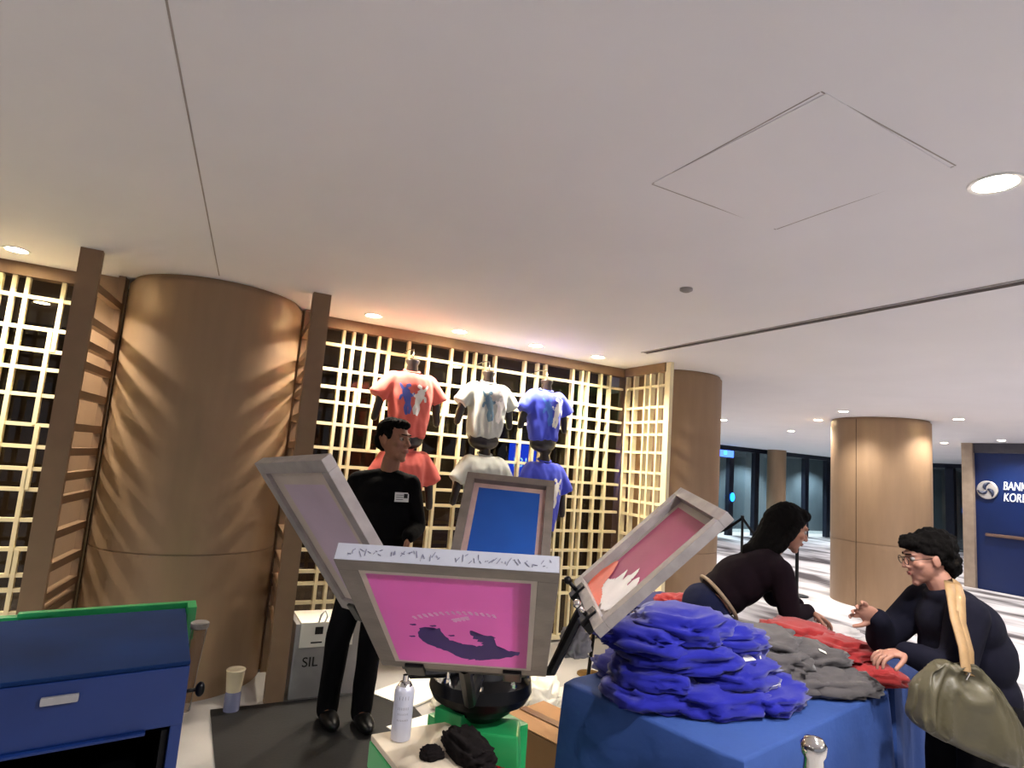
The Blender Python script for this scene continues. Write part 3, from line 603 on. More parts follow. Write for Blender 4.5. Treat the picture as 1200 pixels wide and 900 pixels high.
# ------------------------------------------------------------ blue drawer cabinet
def cabinet():
    ang = math.radians(9); R = M(((math.cos(ang), -.02, 0), (math.sin(ang), 1, 0), (0, 0, 1))); O = V((.098, 2.02, 0)); r = thing('tool_cabinet', 'dark blue steel drawer cabinet at the lower left, scuffed top', 'cabinet', (-.35, 2.25, 0))
    W, D, H = .95, .62, .955
    def bx(name, x0, x1, y0, y1, z0, z1, m, par=r, bev=.004, **k):
        bm = newbm(); box(bm, O+R @ V(((x0+x1)/2, (y0+y1)/2, 0))+V((0, 0, (z0+z1)/2)), (x1-x0, y1-y0, z1-z0), rot=R, bev=bev); return finish(name, bm, m, par, **k)
    bx('cabinet_top', -W, 0, 0, D, H-.012, H, m_bluetop)
    d1 = bx('upper_drawer', -W, 0, -.004, D-.02, H-.17, H-.013, m_blue)
    bx('drawer_handle', -.335, -.255, -.016, -.004, H-.065, H-.045, m_alu, d1)
    bx('drawer_lip', -W, -.09, -.02, .03, H-.178, H-.170, m_blue)
    bx('back_panel', -W, 0, D-.03, D, .08, H-.17, m_blue)
    bx('side_panel', -.03, 0, 0, D, .08, H-.17, m_blue); bx('side_panel', -W, -W+.03, 0, D, .08, H-.17, m_blue)
    bx('shelf', -W+.03, -.03, .02, D-.03, .5, .52, m_steel); bx('bay_shade_sheet', -W+.03, -.032, D-.06, D-.031, .5, H-.17, m_steel); bx('bay_shade_sheet', -.05, -.031, .03, D-.06, .52, H-.19, m_steel)  # black shelf and added black sheets paint the shade of the open bay
    d2 = bx('lower_drawer', -W+.035, -.10, -.004, D-.07, .56, .66, m_steel)  # coloured black as part of the same painted shade
    bx('drawer_lip', -W+.035, -.13, -.03, .0, .665, .685, m_alu, d2)
    bx('lower_drawer', -W+.035, -.035, -.004, D-.04, .1, .48, m_blue)
    for x in (-W+.05, -.05):
        for y in (.06, D-.06):
            bm = newbm(); c = O+R @ V((x, y, 0)); tube(bm, [c+R @ V((-.015, 0, .04)), c+R @ V((.015, 0, .04))], .04, 16); finish('caster', bm, m_steel, r)
    bm = newbm(); p = O+R @ V((0, .12, .83)); tube(bm, [p, p+R @ V((.035, 0, 0))], .006, 8); ell(bm, p+R @ V((.045, 0, 0)), (.014, .014, .022)); finish('side_knob', bm, m_steel, r, smooth=True)
    g = thing('green_board', 'bright green steel panel standing behind the blue cabinet top', 'panel', (-.2, 2.75, 0))
    def gx(name, x0, x1, y0, y1, z0, z1, m, par):
        bm = newbm(); box(bm, O+R @ V(((x0+x1)/2, (y0+y1)/2, 0))+V((0, 0, (z0+z1)/2)), (x1-x0, y1-y0, z1-z0), rot=R, bev=.003); return finish(name, bm, m, par)
    gx('panel_sheet', -.50, .035, D+.02, D+.05, 0, H+.015, m_green, g); gx('panel_edge', -.62, -.40, D+.02, D+.055, 0, H+.005, m_green, g)
    gx('panel_flange', .005, .035, D-.06, D+.02, H-.10, H+.015, m_green, g)
    q = thing('clear_tube', 'translucent grey plastic tube hanging at the right side of the blue cabinet', 'tube', (.14, 2.55, .7))
    bm = newbm(); c = O+R @ V((.03, .42, 0)); tube(bm, [c+V((0, 0, .66)), c+V((.004, 0, .8)), c+V((.012, 0, .93))], [.018, .022, .026], 12); finish('tube_body', bm, glass('cloudy', (.75, .7, .65), .3), q, smooth=True)
    bm = newbm(); lathe(bm, [(.024, 0), (.03, .004), (.03, .02), (.024, .024)], c+V((.012, 0, .93)), 16); finish('tube_cap', bm, mat('grey_cap', (130, 124, 118), .5), q)
cabinet()
# ------------------------------------------------------------ blue clothed tables
TA = V((1.588, 1.357, 0)); E1 = V((.9793, .2023, 0)).normalized(); E2 = V((-E1.y, E1.x, 0))
def TP(a, b, z=.75): return TA+E1*a+E2*b+V((0, 0, z))
def table(a0, a1, b0, b1, label, clabel):
    t = thing('folding_table', label, 'table', TP((a0+a1)/2, (b0+b1)/2, 0))
    Rz = M.Rotation(math.atan2(E1.y, E1.x), 3, 'Z')
    bm = newbm(); box(bm, TP((a0+a1)/2, (b0+b1)/2, .725), (a1-a0-.02, b1-b0-.02, .03), rot=Rz, bev=.005); finish('tabletop', bm, m_white, t)
    for a in (a0+.1, a1-.1):
        for b in (b0+.08, b1-.08):
            bm = newbm(); tube(bm, [TP(a, b, 0), TP(a, b, .71)], .014); finish('leg', bm, m_steel, t)
    bm = newbm(); P = []; n = 30; per = []
    def side(pa, pb, k):
        for i in range(k): per.append((pa[0]+(pb[0]-pa[0])*i/k, pa[1]+(pb[1]-pa[1])*i/k))
    c = .018
    side((a0+c, b0), (a1-c, b0), 26); side((a1, b0+c), (a1, b1-c), 16); side((a1-c, b1), (a0+c, b1), 26); side((a0, b1-c), (a0, b0+c), 16)
    cx, cy = (a0+a1)/2, (b0+b1)/2; rings = []
    for z, off in [(.752, -.012), (.75, -.003), (.742, .003), (.6, .010), (.4, .016), (.2, .022), (.01, .03)]:
        ring = []
        for i, (a, b) in enumerate(per):
            d = V((a-cx, b-cy)); nx = (1 if abs(a-a1) < .02 else -1 if abs(a-a0) < .02 else 0); ny = (1 if abs(b-b1) < .02 else -1 if abs(b-b0) < .02 else 0)
            wv = .012*max(0, (.74-z)/.74)*math.sin(i*1.3)+.01*max(0, (.74-z)/.74)*math.sin(i*.53+1)
            ring.append(bm.verts.new(TP(a+nx*(off+wv), b+ny*(off+wv), z)))
        rings.append(ring)
    N = len(per); bm.faces.new(rings[0])
    for p, q in zip(rings, rings[1:]):
        for k in range(N): bm.faces.new((p[k], p[(k+1) % N], q[(k+1) % N], q[k]))
    single('tablecloth', bm, m_cloth, clabel, 'tablecloth', 'blue tablecloths', smooth=True, angle=50)
table(0, 1.235, 0, .76, 'folding table under the blue cloth, carrying the blue pile of shirts', 'bright blue cloth over the front table with the blue shirts, sharp corner to the viewer')
table(1.30, 2.05, .02, .80, 'folding table under the blue cloth behind the shopper with the olive bag', 'blue cloth over the second table behind the olive bag')
# piles of shirts
m_b1 = mat('deep_blue_shirt', (26, 30, 138), .9, var=.12, scale=5, sheen=.3); m_g1 = mat('charcoal_shirt', (84, 80, 80), .9, var=.12, scale=5, sheen=.2)
m_r1 = mat('red_shirt', (160, 52, 52), .9, var=.1, scale=5, sheen=.2); m_n1 = mat('navy_shirt', (26, 30, 92), .9, var=.1, sheen=.2)
def pile(spots, m, base, grp, labs, seed, size=(.19, .155, .056)):
    for i, (a, b, z, rt, sc) in enumerate(spots):
        p = TP(a, b, z); lab = labs[i] if i < len(labs) else labs[-1]
        crumple('folded_shirt', p, (size[0]*sc, size[1]*sc, size[2]*sc), m, lab, 'shirt', seed+i*1.37, flat=.6, rot=rt+.2, amp=.22, freq=1.15, group=grp)
BL = [(.16, .44, .755, -.4, .95), (.34, .32, .755, -.3, 1.1), (.56, .25, .755, .2, 1.05), (.30, .58, .755, 1.3, 1.15),
      (.22, .48, .815, .5, 1.0), (.50, .34, .815, .1, 1.1), (.30, .44, .875, -.5, 1.15), (.56, .42, .875, .3, 1.05), (.24, .52, .925, .2, 1.1), (.52, .42, .925, -.3, 1.05), (.38, .48, .965, .3, 1.15)]
BLl = ['royal blue shirt at the lower left of the blue pile, over the table edge', 'royal blue shirt at the bottom front of the blue pile', 'royal blue shirt at the bottom right of the blue pile', 'royal blue shirt at the bottom back of the blue pile',
       'royal blue shirt in the second layer at the left of the blue pile', 'royal blue shirt in the second layer at the front of the blue pile', 'royal blue shirt in the middle layer, left part of the blue pile', 'royal blue shirt in the middle layer, right part of the blue pile',
       'royal blue shirt near the top left of the blue pile', 'royal blue shirt near the top right of the blue pile', 'topmost royal blue shirt of the blue pile']
pile(BL, m_b1, 0, 'royal blue shirts heaped on the blue table', BLl, 40)
GR = [(.82, .26, .755, -.4, 1.0), (.98, .16, .755, -.5, 1.0), (.90, .50, .755, .1, 1.1), (1.10, .34, .755, .6, .9), (.86, .36, .815, .5, 1.05), (1.04, .28, .815, -.3, .95), (.94, .42, .855, .4, 1.0)]
GRl = ['charcoal grey shirt at the front left of the grey pile beside the blue shirts', 'charcoal grey shirt at the front right of the grey pile', 'charcoal grey shirt at the back left of the grey pile', 'charcoal grey shirt at the back right of the grey pile', 'charcoal grey shirt in the second layer of the grey pile, left', 'charcoal grey shirt in the second layer of the grey pile, right', 'topmost charcoal grey shirt of the grey pile']
pile(GR, m_g1, 0, 'grey shirts heaped on the table', GRl, 60)
RD = [(1.30, .12, .757, .9, .8), (1.36, .32, .757, 1.2, .9), (1.42, .56, .757, 1.6, .95), (1.33, .24, .82, 1.1, .85), (1.38, .48, .825, 1.4, .95)]
RDl = ['red shirt at the front end of the red row, next to the shopper', 'red shirt in the middle of the red row, bottom', 'red shirt at the back of the red row under the hand of the bending woman', 'red shirt in the upper layer of the red row, front', 'red shirt in the upper layer of the red row, back']
pile(RD, m_r1, 0, 'red shirts heaped on the second table', RDl, 80)
pile([(1.90, .52, .757, -.5, .8), (1.84, .28, .757, 1.2, .6)], mat('white_cloth', (214, 210, 208), .9, sheen=.2), 0, 'white bundles on the second table', ['white rolled cloth bundle behind the red shirts', 'white cloth bundle right of the red shirts'], 90)
dg = bpy.context.evaluated_depsgraph_get(); dg.update()
for ab, tz, sz, lb in [((.50, .32), .35, (.06, .04), 'white size label on the upper right of the blue pile'), ((.57, .30), -.3, (.02, .035), 'small white folded label right of the larger label on the blue pile'),
                   ((.50, .12), .1, (.045, .028), 'white printed label low on the front right of the blue pile'), ((1.0, .22), .6, (.02, .03), 'tiny white label on the grey pile')]:
    tgt = TP(*ab, .86); org = TP(ab[0]-.2, ab[1]-1.2, 1.75); hit = S.ray_cast(dg, org, (tgt-org).normalized())
    if hit[0]:
        n = hit[2]; x = V((0, 0, 1)).cross(n).normalized(); x = (M.Rotation(tz, 3, n) @ x); bm = newbm()
        box(bm, hit[1]+n*.004, (sz[0], sz[1], .0012), rot=M((x, n.cross(x), n)).transposed()); single('size_label', bm, m_paper, lb, 'label', 'white size labels on the shirts')
# back table with red heap and dark blue cloths
bt = thing('side_table', 'dark side table behind the bending woman carrying a red heap', 'table', (3.0, 3.2, 0))
bm = newbm(); box(bm, (3.05, 3.3, .70), (.62, .5, .04), rot=M.Rotation(.2, 3, 'Z'), bev=.004); finish('tabletop', bm, m_n1, bt)
for dx, dy in ((-.25, -.2), (.25, -.2), (-.25, .2), (.25, .2)):
    bm = newbm(); tube(bm, [(3.05+dx, 3.3+dy, 0), (3.05+dx, 3.3+dy, .68)], .014); finish('leg', bm, m_steel, bt)
crumple('folded_shirt', (3.10, 3.22, .72), (.15, .11, .05), m_r1, 'red shirt lying on the dark side table left of the bending woman', 'shirt', 101)
crumple('folded_shirt', (2.52, 3.2, .62), (.14, .10, .09), m_n1, 'navy cloth bundle behind the lower end of the right printing screen', 'cloth', 102)
st_ = thing('stool', 'dark low stool under the navy cloth bundle', 'stool', (2.52, 3.2, 0))
bm = newbm(); lathe(bm, [(0, .58), (.15, .58), (.15, .618), (0, .62)], (2.52, 3.2, 0), 20); finish('seat', bm, m_n1, st_)
for k in range(3):
    a = k*2*PI/3; bm = newbm(); tube(bm, [(2.52+math.cos(a)*.15, 3.2+math.sin(a)*.15, 0), (2.52+math.cos(a)*.1, 3.2+math.sin(a)*.1, .59)], .012); finish('leg', bm, m_steel, st_)
# ------------------------------------------------------------ stanchions
def stanchion(x, y, label, h=.95):
    s = thing('stanchion', label, 'stanchion', (x, y, 0), 'belt barrier posts')
    bm = newbm(); lathe(bm, [(.16, .008), (.16, .02), (.03, .04)], (x, y, 0), 24); finish('base', bm, m_steel, s, smooth=True, angle=30)
    bm = newbm(); tube(bm, [(x, y, .03), (x, y, h-.06)], .025, 14); finish('post', bm, m_steel, s, smooth=True, angle=40)
    bm = newbm(); lathe(bm, [(.03, h-.06), (.034, h-.055), (.034, h-.01), (.02, h), (0, h)], (x, y, 0), 16); finish('cap', bm, m_steel, s, smooth=True, angle=40)
    return s
s0 = stanchion(8.1, 6.0, 'dark belt post standing just right of the bending woman'); 
dup(s0, (1.5, 2.3, 0), 'dark belt post behind the back of the bending woman'); dup(s0, (.2, 3.4, 0), 'dark belt post farthest left near the lattice column')
def belt(a, b, sag, label):
    pts = [V(a).lerp(V(b), i/14)-V((0, 0, sag*math.sin(PI*i/14))) for i in range(15)]; bm = newbm(); prev = None
    d = (V(b)-V(a)).normalized(); nn = V((-d.y, d.x, 0))*.006
    for p in pts:
        row = [bm.verts.new(p+nn+V((0, 0, .03))), bm.verts.new(p+nn-V((0, 0, .03))), bm.verts.new(p-nn-V((0, 0, .03))), bm.verts.new(p-nn+V((0, 0, .03)))]
        if prev:
            for k in range(4): bm.faces.new((prev[k], prev[(k+1) % 4], row[(k+1) % 4], row[k]))
        prev = row
    single('barrier_belt', bm, m_black, label, 'barrier belt')
belt((8.3, 8.9, .9), (9.6, 8.3, .9), .35, 'sagging black barrier belt behind the bending woman'); belt((8.1, 6.0, .9), (9.6, 8.3, .9), .3, 'black barrier belt hanging from the post by the bending woman')
c = (1.42, 1.0)
ch = thing('chrome_stanchion', 'shiny chrome post top in front of the blue tablecloth at the bottom edge', 'stanchion', (1.42, 1.0, 0))
bm = newbm(); tube(bm, [(c[0], c[1], .02), (c[0], c[1], .93)], .018, 18); finish('post', bm, m_chrome, ch, smooth=True, angle=40)
bm = newbm(); lathe(bm, [(.02, .90), (.024, .91), (.022, .94), (.028, .95), (.03, .97), (.02, .985), (0, .99)], (c[0], c[1], 0), 20); finish('cap', bm, m_chrome, ch, smooth=True)
bm = newbm(); lathe(bm, [(.16, 0), (.16, .015), (.03, .03)], (c[0], c[1], 0), 24); finish('base', bm, m_chrome, ch, smooth=True, angle=30)
# ------------------------------------------------------------ people
CR = V((.8843, -.4669, 0)); CT = V((-.4669, -.8843, 0))
class Fr:
    def __init__(s, x, y): s.o = V((x, y, 0))
    def __call__(s, u, v, z): return s.o+CR*u+CT*v+V((0, 0, z))
    def d(s, u, v, z): return (CR*u+CT*v+V((0, 0, z))).normalized()
def head_parts(bm, c, fwd, up, sc=1.0, fem=False):
    f = V(fwd).normalized(); u = V(up); u = (u-f*u.dot(f)).normalized(); r = f.cross(u)
    R = M((r, f, u)).transposed(); P = lambda x, y, z: V(c)+R @ (V((x, y, z))*sc)
    E = lambda p, rad, sub=3: ell(bm, P(*p), tuple(q*sc for q in rad), R, sub)
    E((0, -.012, .03), (.075, .094, .096)); E((0, .02, -.02), (.064, .076, .09)); E((0, .05, -.075), (.04, .04, .035)); E((0, .074, -.102), (.022, .02, .018))
    E((0, .075, .035), (.05, .022, .016)); E((.038, .058, -.015), (.026, .026, .024)); E((-.038, .058, -.015), (.026, .026, .024))
    cap(bm, P(0, .092, .018), .008*sc, P(0, .112, -.02), .012*sc); E((.011, .1, -.024), (.009, .011, .008)); E((-.011, .1, -.024), (.009, .011, .008))
    E((0, .086, -.055), (.026, .014, .014))
    for s in (-1, 1): E((s*.077, -.005, -.005), (.009, .019, .031)); E((s*.08, -.012, .006), (.007, .014, .02))
    return R, P
def face_detail(par, R, P, sc=1.0):
    for s in (-1, 1):
        bm = newbm(); ell(bm, P(s*.030, .0765, .012), (.0125*sc,)*3, R, 2); e = finish('eye', bm, m_eye, par, smooth=True)
        bm = newbm(); ell(bm, P(s*.031, .0875, .012), (.0065*sc, .003*sc, .0065*sc), R, 2); finish('iris', bm, m_iris, e, smooth=True)
        bm = newbm(); cap(bm, P(s*.016, .098, .036), .0035*sc, P(s*.045, .086, .038), .003*sc); finish('eyebrow', bm, m_hair, par, smooth=True)
    bm = newbm(); ell(bm, P(0, .099, -.052), (.022*sc, .006*sc, .0045*sc), R, 2); ell(bm, P(0, .098, -.061), (.019*sc, .006*sc, .005*sc), R, 2); finish('lips', bm, m_lip, par, smooth=True)
def hand_parts(bm, wrist, dirv, palmn, side=1, curl=.5, sc=1.0):
    d = V(dirv).normalized(); n = V(palmn); n = (n-d*n.dot(d)).normalized(); s = d.cross(n)*side
    w = V(wrist); R = M((s, d, n)).transposed()
    ell(bm, w+d*.05*sc, (.042*sc, .052*sc, .016*sc), R, 3); cap(bm, w-d*.02, .025*sc, w+d*.02, .023*sc)
    for i, (x, l) in enumerate([(-.036, .060), (-.012, .074), (.012, .08), (.036, .07)]):
        b = w+s*x*sc+d*.088*sc; d0 = d; d = (d+s*x*4).normalized(); p = [b]; a = curl*.5; q = b
        for k, f in enumerate((.45, .32, .26)):
            q = q+(d*math.cos(a)+n*math.sin(a))*l*f*sc; p.append(q); a += curl*.7
        d = d0; limb(bm, p, [.0095*sc, .0088*sc, .008*sc, .007*sc])
    b = w+s*.030*sc+d*.03*sc; limb(bm, [b, b+(s*.7+d*.6+n*.35)*.04*sc, b+(s*.75+d*1.25+n*.75)*.055*sc], [.014*sc, .011*sc, .009*sc])
m_badge = mat('badge_white', (226, 226, 222), .4)
# --- man in black
F = Fr(1.22, 3.65)
man = thing('person', 'man in black long-sleeved top with white badge standing before the lattice, looking right', 'person', F(-.12, 0, 0))
bm = newbm(); R_, P_ = head_parts(bm, F(-.078, .02, 1.672), F.d(.86, .46, -.03), (0, 0, 1), 1.07)
hp = [F(-.20, 0, .90), F(-.06, 0, .90)]; kn = [F(-.285, .05, .48), F(-.095, .04, .48)]; an = [F(-.315, 0, .09), F(-.115, .0, .09)]
sh = [F(-.275, 0, 1.40), F(.045, .02, 1.405)]; el = [F(-.325, -.09, 1.13), F(.095, -.07, 1.15)]; wr = [F(-.25, .1, 1.0), F(.085, .13, 1.11)]
limb(bm, [F(-.10, -.01, 1.42), F(-.083, .0, 1.56)], [.062, .055])
ell(bm, F(-.115, 0, 1.27), (.155, .10, .2), frame_of((0, 0, 1)) if 0 else M.Rotation(-.486, 3, 'Z')); ell(bm, F(-.125, 0, 1.02), (.135, .095, .2), M.Rotation(-.486, 3, 'Z'))
for i in (0, 1):
    limb(bm, [sh[i], el[i], wr[i]], [.055, .042, .028]); limb(bm, [hp[i], kn[i], an[i]], [.082, .055, .038]); limb(bm, [an[i], an[i]+(CT*.10+CR*.04)+V((0, 0, -.045))], [.035, .025])
    hand_parts(bm, wr[i], F.d(-.1, .35, -1) if i else F.d(.5, .6, -.5), F.d(-1, 0, 0), side=1 if i else -1, curl=.5)
body = link('body', fuse(bm, .005, 3), m_skin, man, smooth=True); face_detail(man, R_, P_, 1.07)
bm = newbm()
ell(bm, P_(0, -.028, .052), (.083, .093, .085), R_, 4); ell(bm, P_(0, .028, .092), (.066, .062, .036), R_, 3); ell(bm, P_(0, -.075, -.0), (.066, .045, .07), R_, 3)
for s in (-1, 1): ell(bm, P_(s*.072, .012, .035), (.012, .026, .034), R_, 3)
link('hair', fuse(bm, .005, 2, .005, 45), m_hair, man, smooth=True)
bm = newbm(); Rb = M.Rotation(-.486, 3, 'Z')
ell(bm, F(-.11, 0, 1.33), (.185, .118, .14), Rb); ell(bm, F(-.11, .01, 1.2), (.175, .122, .2), Rb); ell(bm, F(-.115, 0, 1.03), (.165, .118, .17), Rb); ell(bm, F(-.10, -.01, 1.44), (.10, .075, .06), Rb)
for i in (0, 1):
    cap(bm, F(-.10, 0, 1.455), .05, sh[i]+V((0, 0, .005)), .062); limb(bm, [sh[i], el[i], wr[i]], [.070, .060, .040])
top = link('black_top', fuse(bm, .009, 5, .004, 9), m_black, man, smooth=True)
bm = newbm()
for i in (0, 1):
    limb(bm, [hp[i]+V((0, 0, .05)), kn[i], an[i]+V((0, 0, -.02))], [.098, .070, .060]); 
ell(bm, F(-.13, 0, .93), (.155, .115, .11), Rb)
link('trousers', fuse(bm, .009, 4, .004, 10), m_pants, man, smooth=True)
for i in (0, 1):
    bm = newbm(); a = an[i]; q = CT*.13+CR*.07
    ell(bm, a+q*.5+V((0, 0, -.04)), (.052, .145, .045), M.Rotation(math.atan2(-q.x, q.y), 3, 'Z')); ell(bm, a+V((0, 0, -.02)), (.052, .055, .055))
    me = fuse(bm, .007, 3)
    for v in me.vertices: v.co.z = max(v.co.z, .013)
    link('shoe', me, m_steel, man, smooth=True)
bvh = BVHTree.FromPolygons([v.co for v in top.data.vertices], [p.vertices for p in top.data.polygons])
bm = newbm(); cb = F(.013, .5, 1.335); vs = []
hit = bvh.ray_cast(cb, -CT); n = hit[1]; fr = frame_of(n); 
x = V((0, 0, 1)).cross(n).normalized(); yv = n.cross(x); Rg = M((x, yv, n)).transposed()
box(bm, hit[0]+n*.008, (.088, .056, .003), rot=Rg, bev=.001); bd = finish('name_badge', bm, m_badge, man)
bm = newbm(); box(bm, hit[0]+n*.0105+x*.024+yv*.008, (.024, .026, .001), rot=Rg); 
for k in range(3): box(bm, hit[0]+n*.0105-x*.014+yv*(.012-k*.013), (.045, .003, .001), rot=Rg)
finish('badge_print', bm, m_dark, bd)
# --- woman bending over the table
F = Fr(2.86, 2.55)
wo = thing('person', 'woman with long dark hair and dark top bending over the shirts, seen from the side', 'person', F(-.15, -.05, 0))
fw = F.d(.93, .05, -.36); hc = F(.335, .0, 1.335)
bm = newbm(); R_, P_ = head_parts(bm, hc, fw, F.d(.35, 0, 1), 1.0)
hp = [F(-.14, .08, .82), F(-.14, -.08, .82)]; kn = [F(-.02, .09, .45), F(-.05, -.08, .45)]; an = [F(-.12, .09, .08), F(-.14, -.08, .08)]
sh = [F(.22, .15, 1.11), F(.22, -.15, 1.12)]; el = [F(.27, .17, .885), F(.31, -.12, .92)]; wr = [F(.40, .10, .90), F(.42, -.06, .90)]
limb(bm, [F(.20, 0, 1.17), F(.295, 0, 1.26)], [.055, .048])
ax = F(.20, 0, 1.13)-F(-.13, 0, .87); Rw = frame_of(ax, CT)   # columns: x = CT x axis, y, z along spine
ell(bm, F(.12, 0, 1.06), (.09, .14, .15), Rw); ell(bm, F(-.05, 0, .93), (.105, .14, .15), Rw)
for i in (0, 1):
    limb(bm, [sh[i], el[i], wr[i]], [.05, .038, .026]); limb(bm, [hp[i], kn[i], an[i]], [.09, .055, .036]); limb(bm, [an[i], an[i]+CR*.16+V((0, 0, -.04))], [.033, .028])
    hand_parts(bm, wr[i], F.d(.9, .1, -.35), (0, 0, -1), side=1 if i else -1, curl=.6, sc=.95)
link('body', fuse(bm, .005, 3), m_skin, wo, smooth=True); face_detail(wo, R_, P_)
bm = newbm(); ell(bm, P_(0, -.03, .05), (.088, .102, .092), R_, 4); ell(bm, P_(0, .03, .1), (.07, .055, .035), R_, 3)
for s in (-1, 1): limb(bm, [P_(s*.078, .015, .04), P_(s*.085, -.01, -.03), P_(s*.075, -.035, -.12), P_(s*.06, -.07, -.2)], [.022, .026, .03, .025])
limb(bm, [P_(0, -.07, .02), P_(0, -.08, -.1), P_(0, -.11, -.2), F(.10, 0, 1.19)], [.085, .08, .07, .04])
link('hair', fuse(bm, .007, 3, .005, 40), m_hair, wo, smooth=True)
bm = newbm(); ell(bm, F(.16, 0, 1.09), (.125, .175, .15), Rw); ell(bm, F(.05, 0, 1.02), (.135, .165, .17), Rw); ell(bm, F(-.03, 0, .95), (.125, .155, .12), Rw); ell(bm, F(.2, 0, 1.15), (.08, .1, .06), Rw)
for i in (0, 1): cap(bm, F(.17, 0, 1.14), .07, sh[i], .064); limb(bm, [sh[i], el[i], wr[i]], [.068, .055, .036])
link('dark_top', fuse(bm, .009, 5, .005, 9), mat('plum_black_cloth', (22, 12, 18), .95), wo, smooth=True)
bm = newbm()
for i in (0, 1): limb(bm, [hp[i], kn[i], an[i]], [.115, .072, .05])
ell(bm, F(-.14, 0, .86), (.13, .17, .12), Rw)
link('jeans', fuse(bm, .009, 4, .004, 10), mat('navy_jeans', (24, 28, 54), .9), wo, smooth=True)
bm = newbm(); n_ = (F(.20, 0, 1.13)-F(-.13, 0, .87)).normalized(); fr = frame_of(n_, CT)
pts = [F(-.065, 0, .915)+fr.col[0]*math.cos(a)*.138+fr.col[1]*math.sin(a)*.168 for a in [2*PI*k/36 for k in range(37)]]; tube(bm, pts, .011, 8, False)
finish('belt', bm, mat('beige_belt', (150, 128, 104), .6), wo, smooth=True)
for i in (0, 1):
    bm = newbm(); ell(bm, an[i]+CR*.07+V((0, 0, -.035)), (.125, .045, .04), M.Rotation(-.486, 3, 'Z')); me = fuse(bm, .008, 2)
    for v in me.vertices: v.co.z = max(v.co.z, .001)
    link('shoe', me, m_steel, wo, smooth=True)
# --- shopper with the olive bag
F = Fr(2.95, 1.42)
pe = thing('person', 'shopper with short dark hair and navy jacket facing left, olive bag on the shoulder', 'person', F(0, 0, 0))
fw = F.d(-.93, -.18, -.22); hc = F(-.105, -.03, 1.315)
bm = newbm(); R_, P_ = head_parts(bm, hc, fw, (0, 0, 1), .88)
hp = [F(.06, .09, .74), F(.06, -.09, .74)]; kn = [F(.0, .09, .42), F(.0, -.09, .42)]; an = [F(.07, .09, .08), F(.07, -.09, .08)]
sh = [F(-.07, .15, 1.13), F(-.03, -.17, 1.12)]; el = [F(-.16, .20, .92), F(-.20, -.2, .93)]; wr = [F(-.27, .08, .95), F(-.26, -.12, 1.03)]
limb(bm, [F(-.01, 0, 1.12), F(-.07, -.02, 1.24)], [.058, .052])
Rp = M.Rotation(-.486, 3, 'Z'); ell(bm, F(.01, 0, 1.0), (.11, .165, .18), Rp); ell(bm, F(.05, 0, .8), (.12, .15, .15), Rp)
for i in (0, 1):
    limb(bm, [sh[i], el[i], wr[i]], [.05, .04, .027]); limb(bm, [hp[i], kn[i], an[i]], [.09, .056, .036]); limb(bm, [an[i], an[i]-CR*.16+V((0, 0, -.04))], [.033, .028])
    hand_parts(bm, wr[i], F.d(-.8, 0, .35 if i else -.1), F.d(0, 0, -1) if not i else F.d(0, .9, -.4), side=-1 if i else 1, curl=.7, sc=.95)
link('body', fuse(bm, .005, 3), mat('fair_skin', (172, 124, 104), .55, var=.05), pe, smooth=True); face_detail(pe, R_, P_, .88)
bm = newbm(); ell(bm, P_(0, -.035, .05), (.082, .094, .082), R_, 4); ell(bm, P_(0, .045, .09), (.066, .055, .034), R_, 3); ell(bm, P_(0, -.085, -.02), (.068, .045, .075), R_, 3)
me = fuse(bm, .006, 2)
N_ = [v.normal.copy() for v in me.vertices]
for v, nn in zip(me.vertices, N_): v.co += nn*(.012*noise.noise(v.co*38)+.006*noise.noise(v.co*80))
link('hair', me, m_hair, pe, smooth=True)
bm = newbm()
for s in (-1, 1):
    ring = [P_(s*.031+math.cos(a)*.024, .108, .008+math.sin(a)*.019) for a in [2*PI*k/20 for k in range(21)]]; tube(bm, ring, .0016, 6, False); tube(bm, [P_(s*.055, .106, .012), P_(s*.078, .0, .012)], .0016, 6)
tube(bm, [P_(-.008, .109, .012), P_(.008, .109, .012)], .0016, 6); finish('eyeglasses', bm, m_steel, pe, smooth=True)
bm = newbm(); ell(bm, F(.0, 0, 1.06), (.135, .19, .13), Rp); ell(bm, F(.03, 0, .95), (.155, .19, .17), Rp); ell(bm, F(.05, 0, .80), (.155, .18, .15), Rp); ell(bm, F(-.03, 0, 1.16), (.08, .13, .05), Rp)
for i in (0, 1): cap(bm, F(-.01, 0, 1.12), .065, sh[i], .07); limb(bm, [sh[i], el[i], wr[i]], [.074, .062, .044])
jk = link('jacket', fuse(bm, .009, 5, .005, 8), mat('navy_jacket', (20, 20, 32), .9), pe, smooth=True)
bm = newbm()
for i in (0, 1): limb(bm, [hp[i], kn[i], an[i]], [.115, .072, .05])
link('trousers', fuse(bm, .009, 4, .004, 10), m_pants, pe, smooth=True)
for i in (0, 1):
    bm = newbm(); ell(bm, an[i]-CR*.07+V((0, 0, -.035)), (.125, .045, .04), M.Rotation(-.486, 3, 'Z')); me = fuse(bm, .008, 2)
    for v in me.vertices: v.co.z = max(v.co.z, .001)
    link('shoe', me, m_steel, pe, smooth=True)
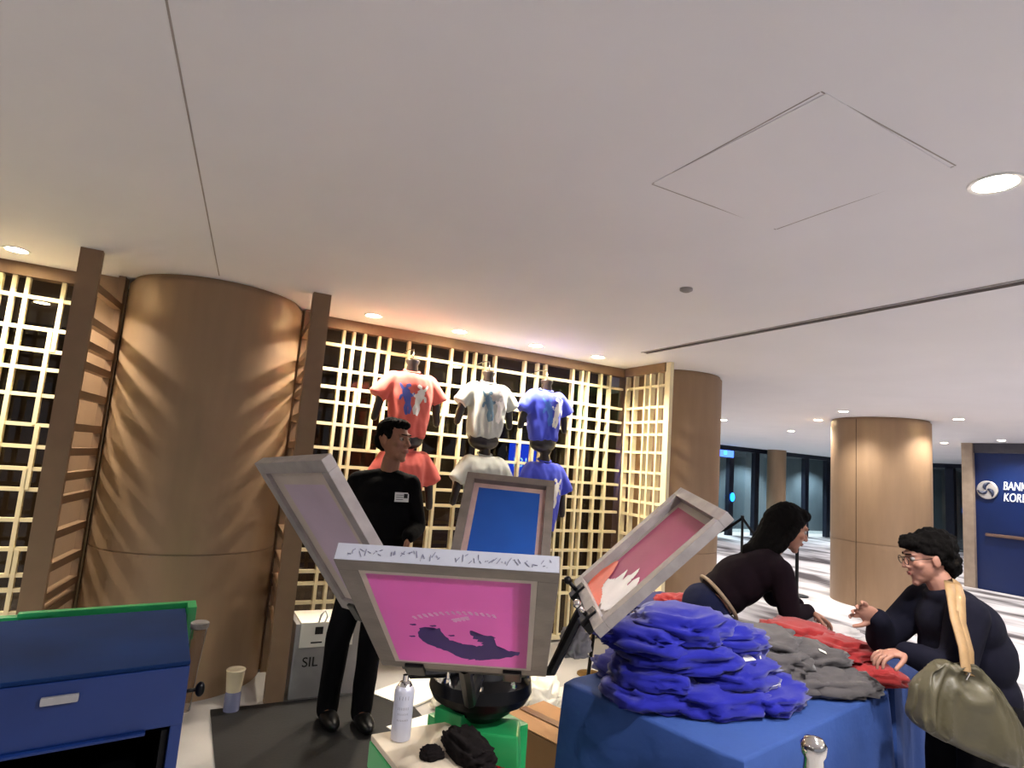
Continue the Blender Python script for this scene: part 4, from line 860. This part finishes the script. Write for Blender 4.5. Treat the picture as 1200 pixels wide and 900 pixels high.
# olive tote bag
m_olive = mat('olive_leather', (80, 74, 53), .5, var=.14, scale=5, bump=.2, bscale=12, coat=.1)
bg = thing('tote_bag', 'large olive slouchy tote bag with a tan strap hanging from the shoulder of the shopper', 'bag', F(-.21, .31, .66))
cb = F(-.215, .31, .835)
bm = newbm(); bmesh.ops.create_icosphere(bm, subdivisions=5, radius=1)
for v in bm.verts:
    p = v.co; t = (p.z+1)/2; sx = math.copysign(abs(p.x)**.55, p.x); sz = math.copysign(abs(p.z)**(.5 if p.z < 0 else .85), p.z)
    wx = .225-.15*max(0, t-.12)**1.4; q = V((p.x*3.0, p.y*1.2, p.z*.7)); fold = 1-abs(noise.noise(q*1.3+V((2, 0, 0))))*2
    yy_ = p.y*(.085-.05*t)+(.030*fold*(1 if p.y > 0 else -.4))
    z = sz*.15-.055*sx*(1-t)-.02*sx+.01*math.sin(sx*6)*t
    v.co = cb+CR*(sx*wx)+CT*yy_+V((0, 0, z))
finish('bag_body', bm, m_olive, bg, smooth=True)
bm = newbm(); sp_ = [F(-.23, .345, .965), F(-.22, .32, 1.04), F(-.205, .26, 1.13), F(-.175, .20, 1.215), F(-.13, .13, 1.245), F(-.10, .13, 1.24), F(-.145, .21, 1.205), F(-.185, .265, 1.12), F(-.20, .32, 1.03), F(-.21, .335, .95)]
prev = None
SP = []
for i in range(len(sp_)-1):
    for k in range(4): SP.append(sp_[i].lerp(sp_[i+1], k/4))
SP.append(sp_[-1])
for i, p in enumerate(SP):
    t = (SP[min(i+1, len(SP)-1)]-SP[max(i-1, 0)]).normalized(); s = (CR-t*CR.dot(t)).normalized()*.017; n = t.cross(s).normalized()*.003
    row = [bm.verts.new(p+s+n), bm.verts.new(p-s+n), bm.verts.new(p-s-n), bm.verts.new(p+s-n)]
    if prev:
        for k in range(4): bm.faces.new((prev[k], prev[(k+1) % 4], row[(k+1) % 4], row[k]))
    prev = row
finish('strap', bm, mat('tan_strap', (160, 128, 86), .6, var=.1, scale=30), bg, smooth=True)
bm = newbm(); tube(bm, [F(-.25, .37, .945), F(-.24, .375, .97)], .004, 8); finish('buckle', bm, m_chrome, bg)
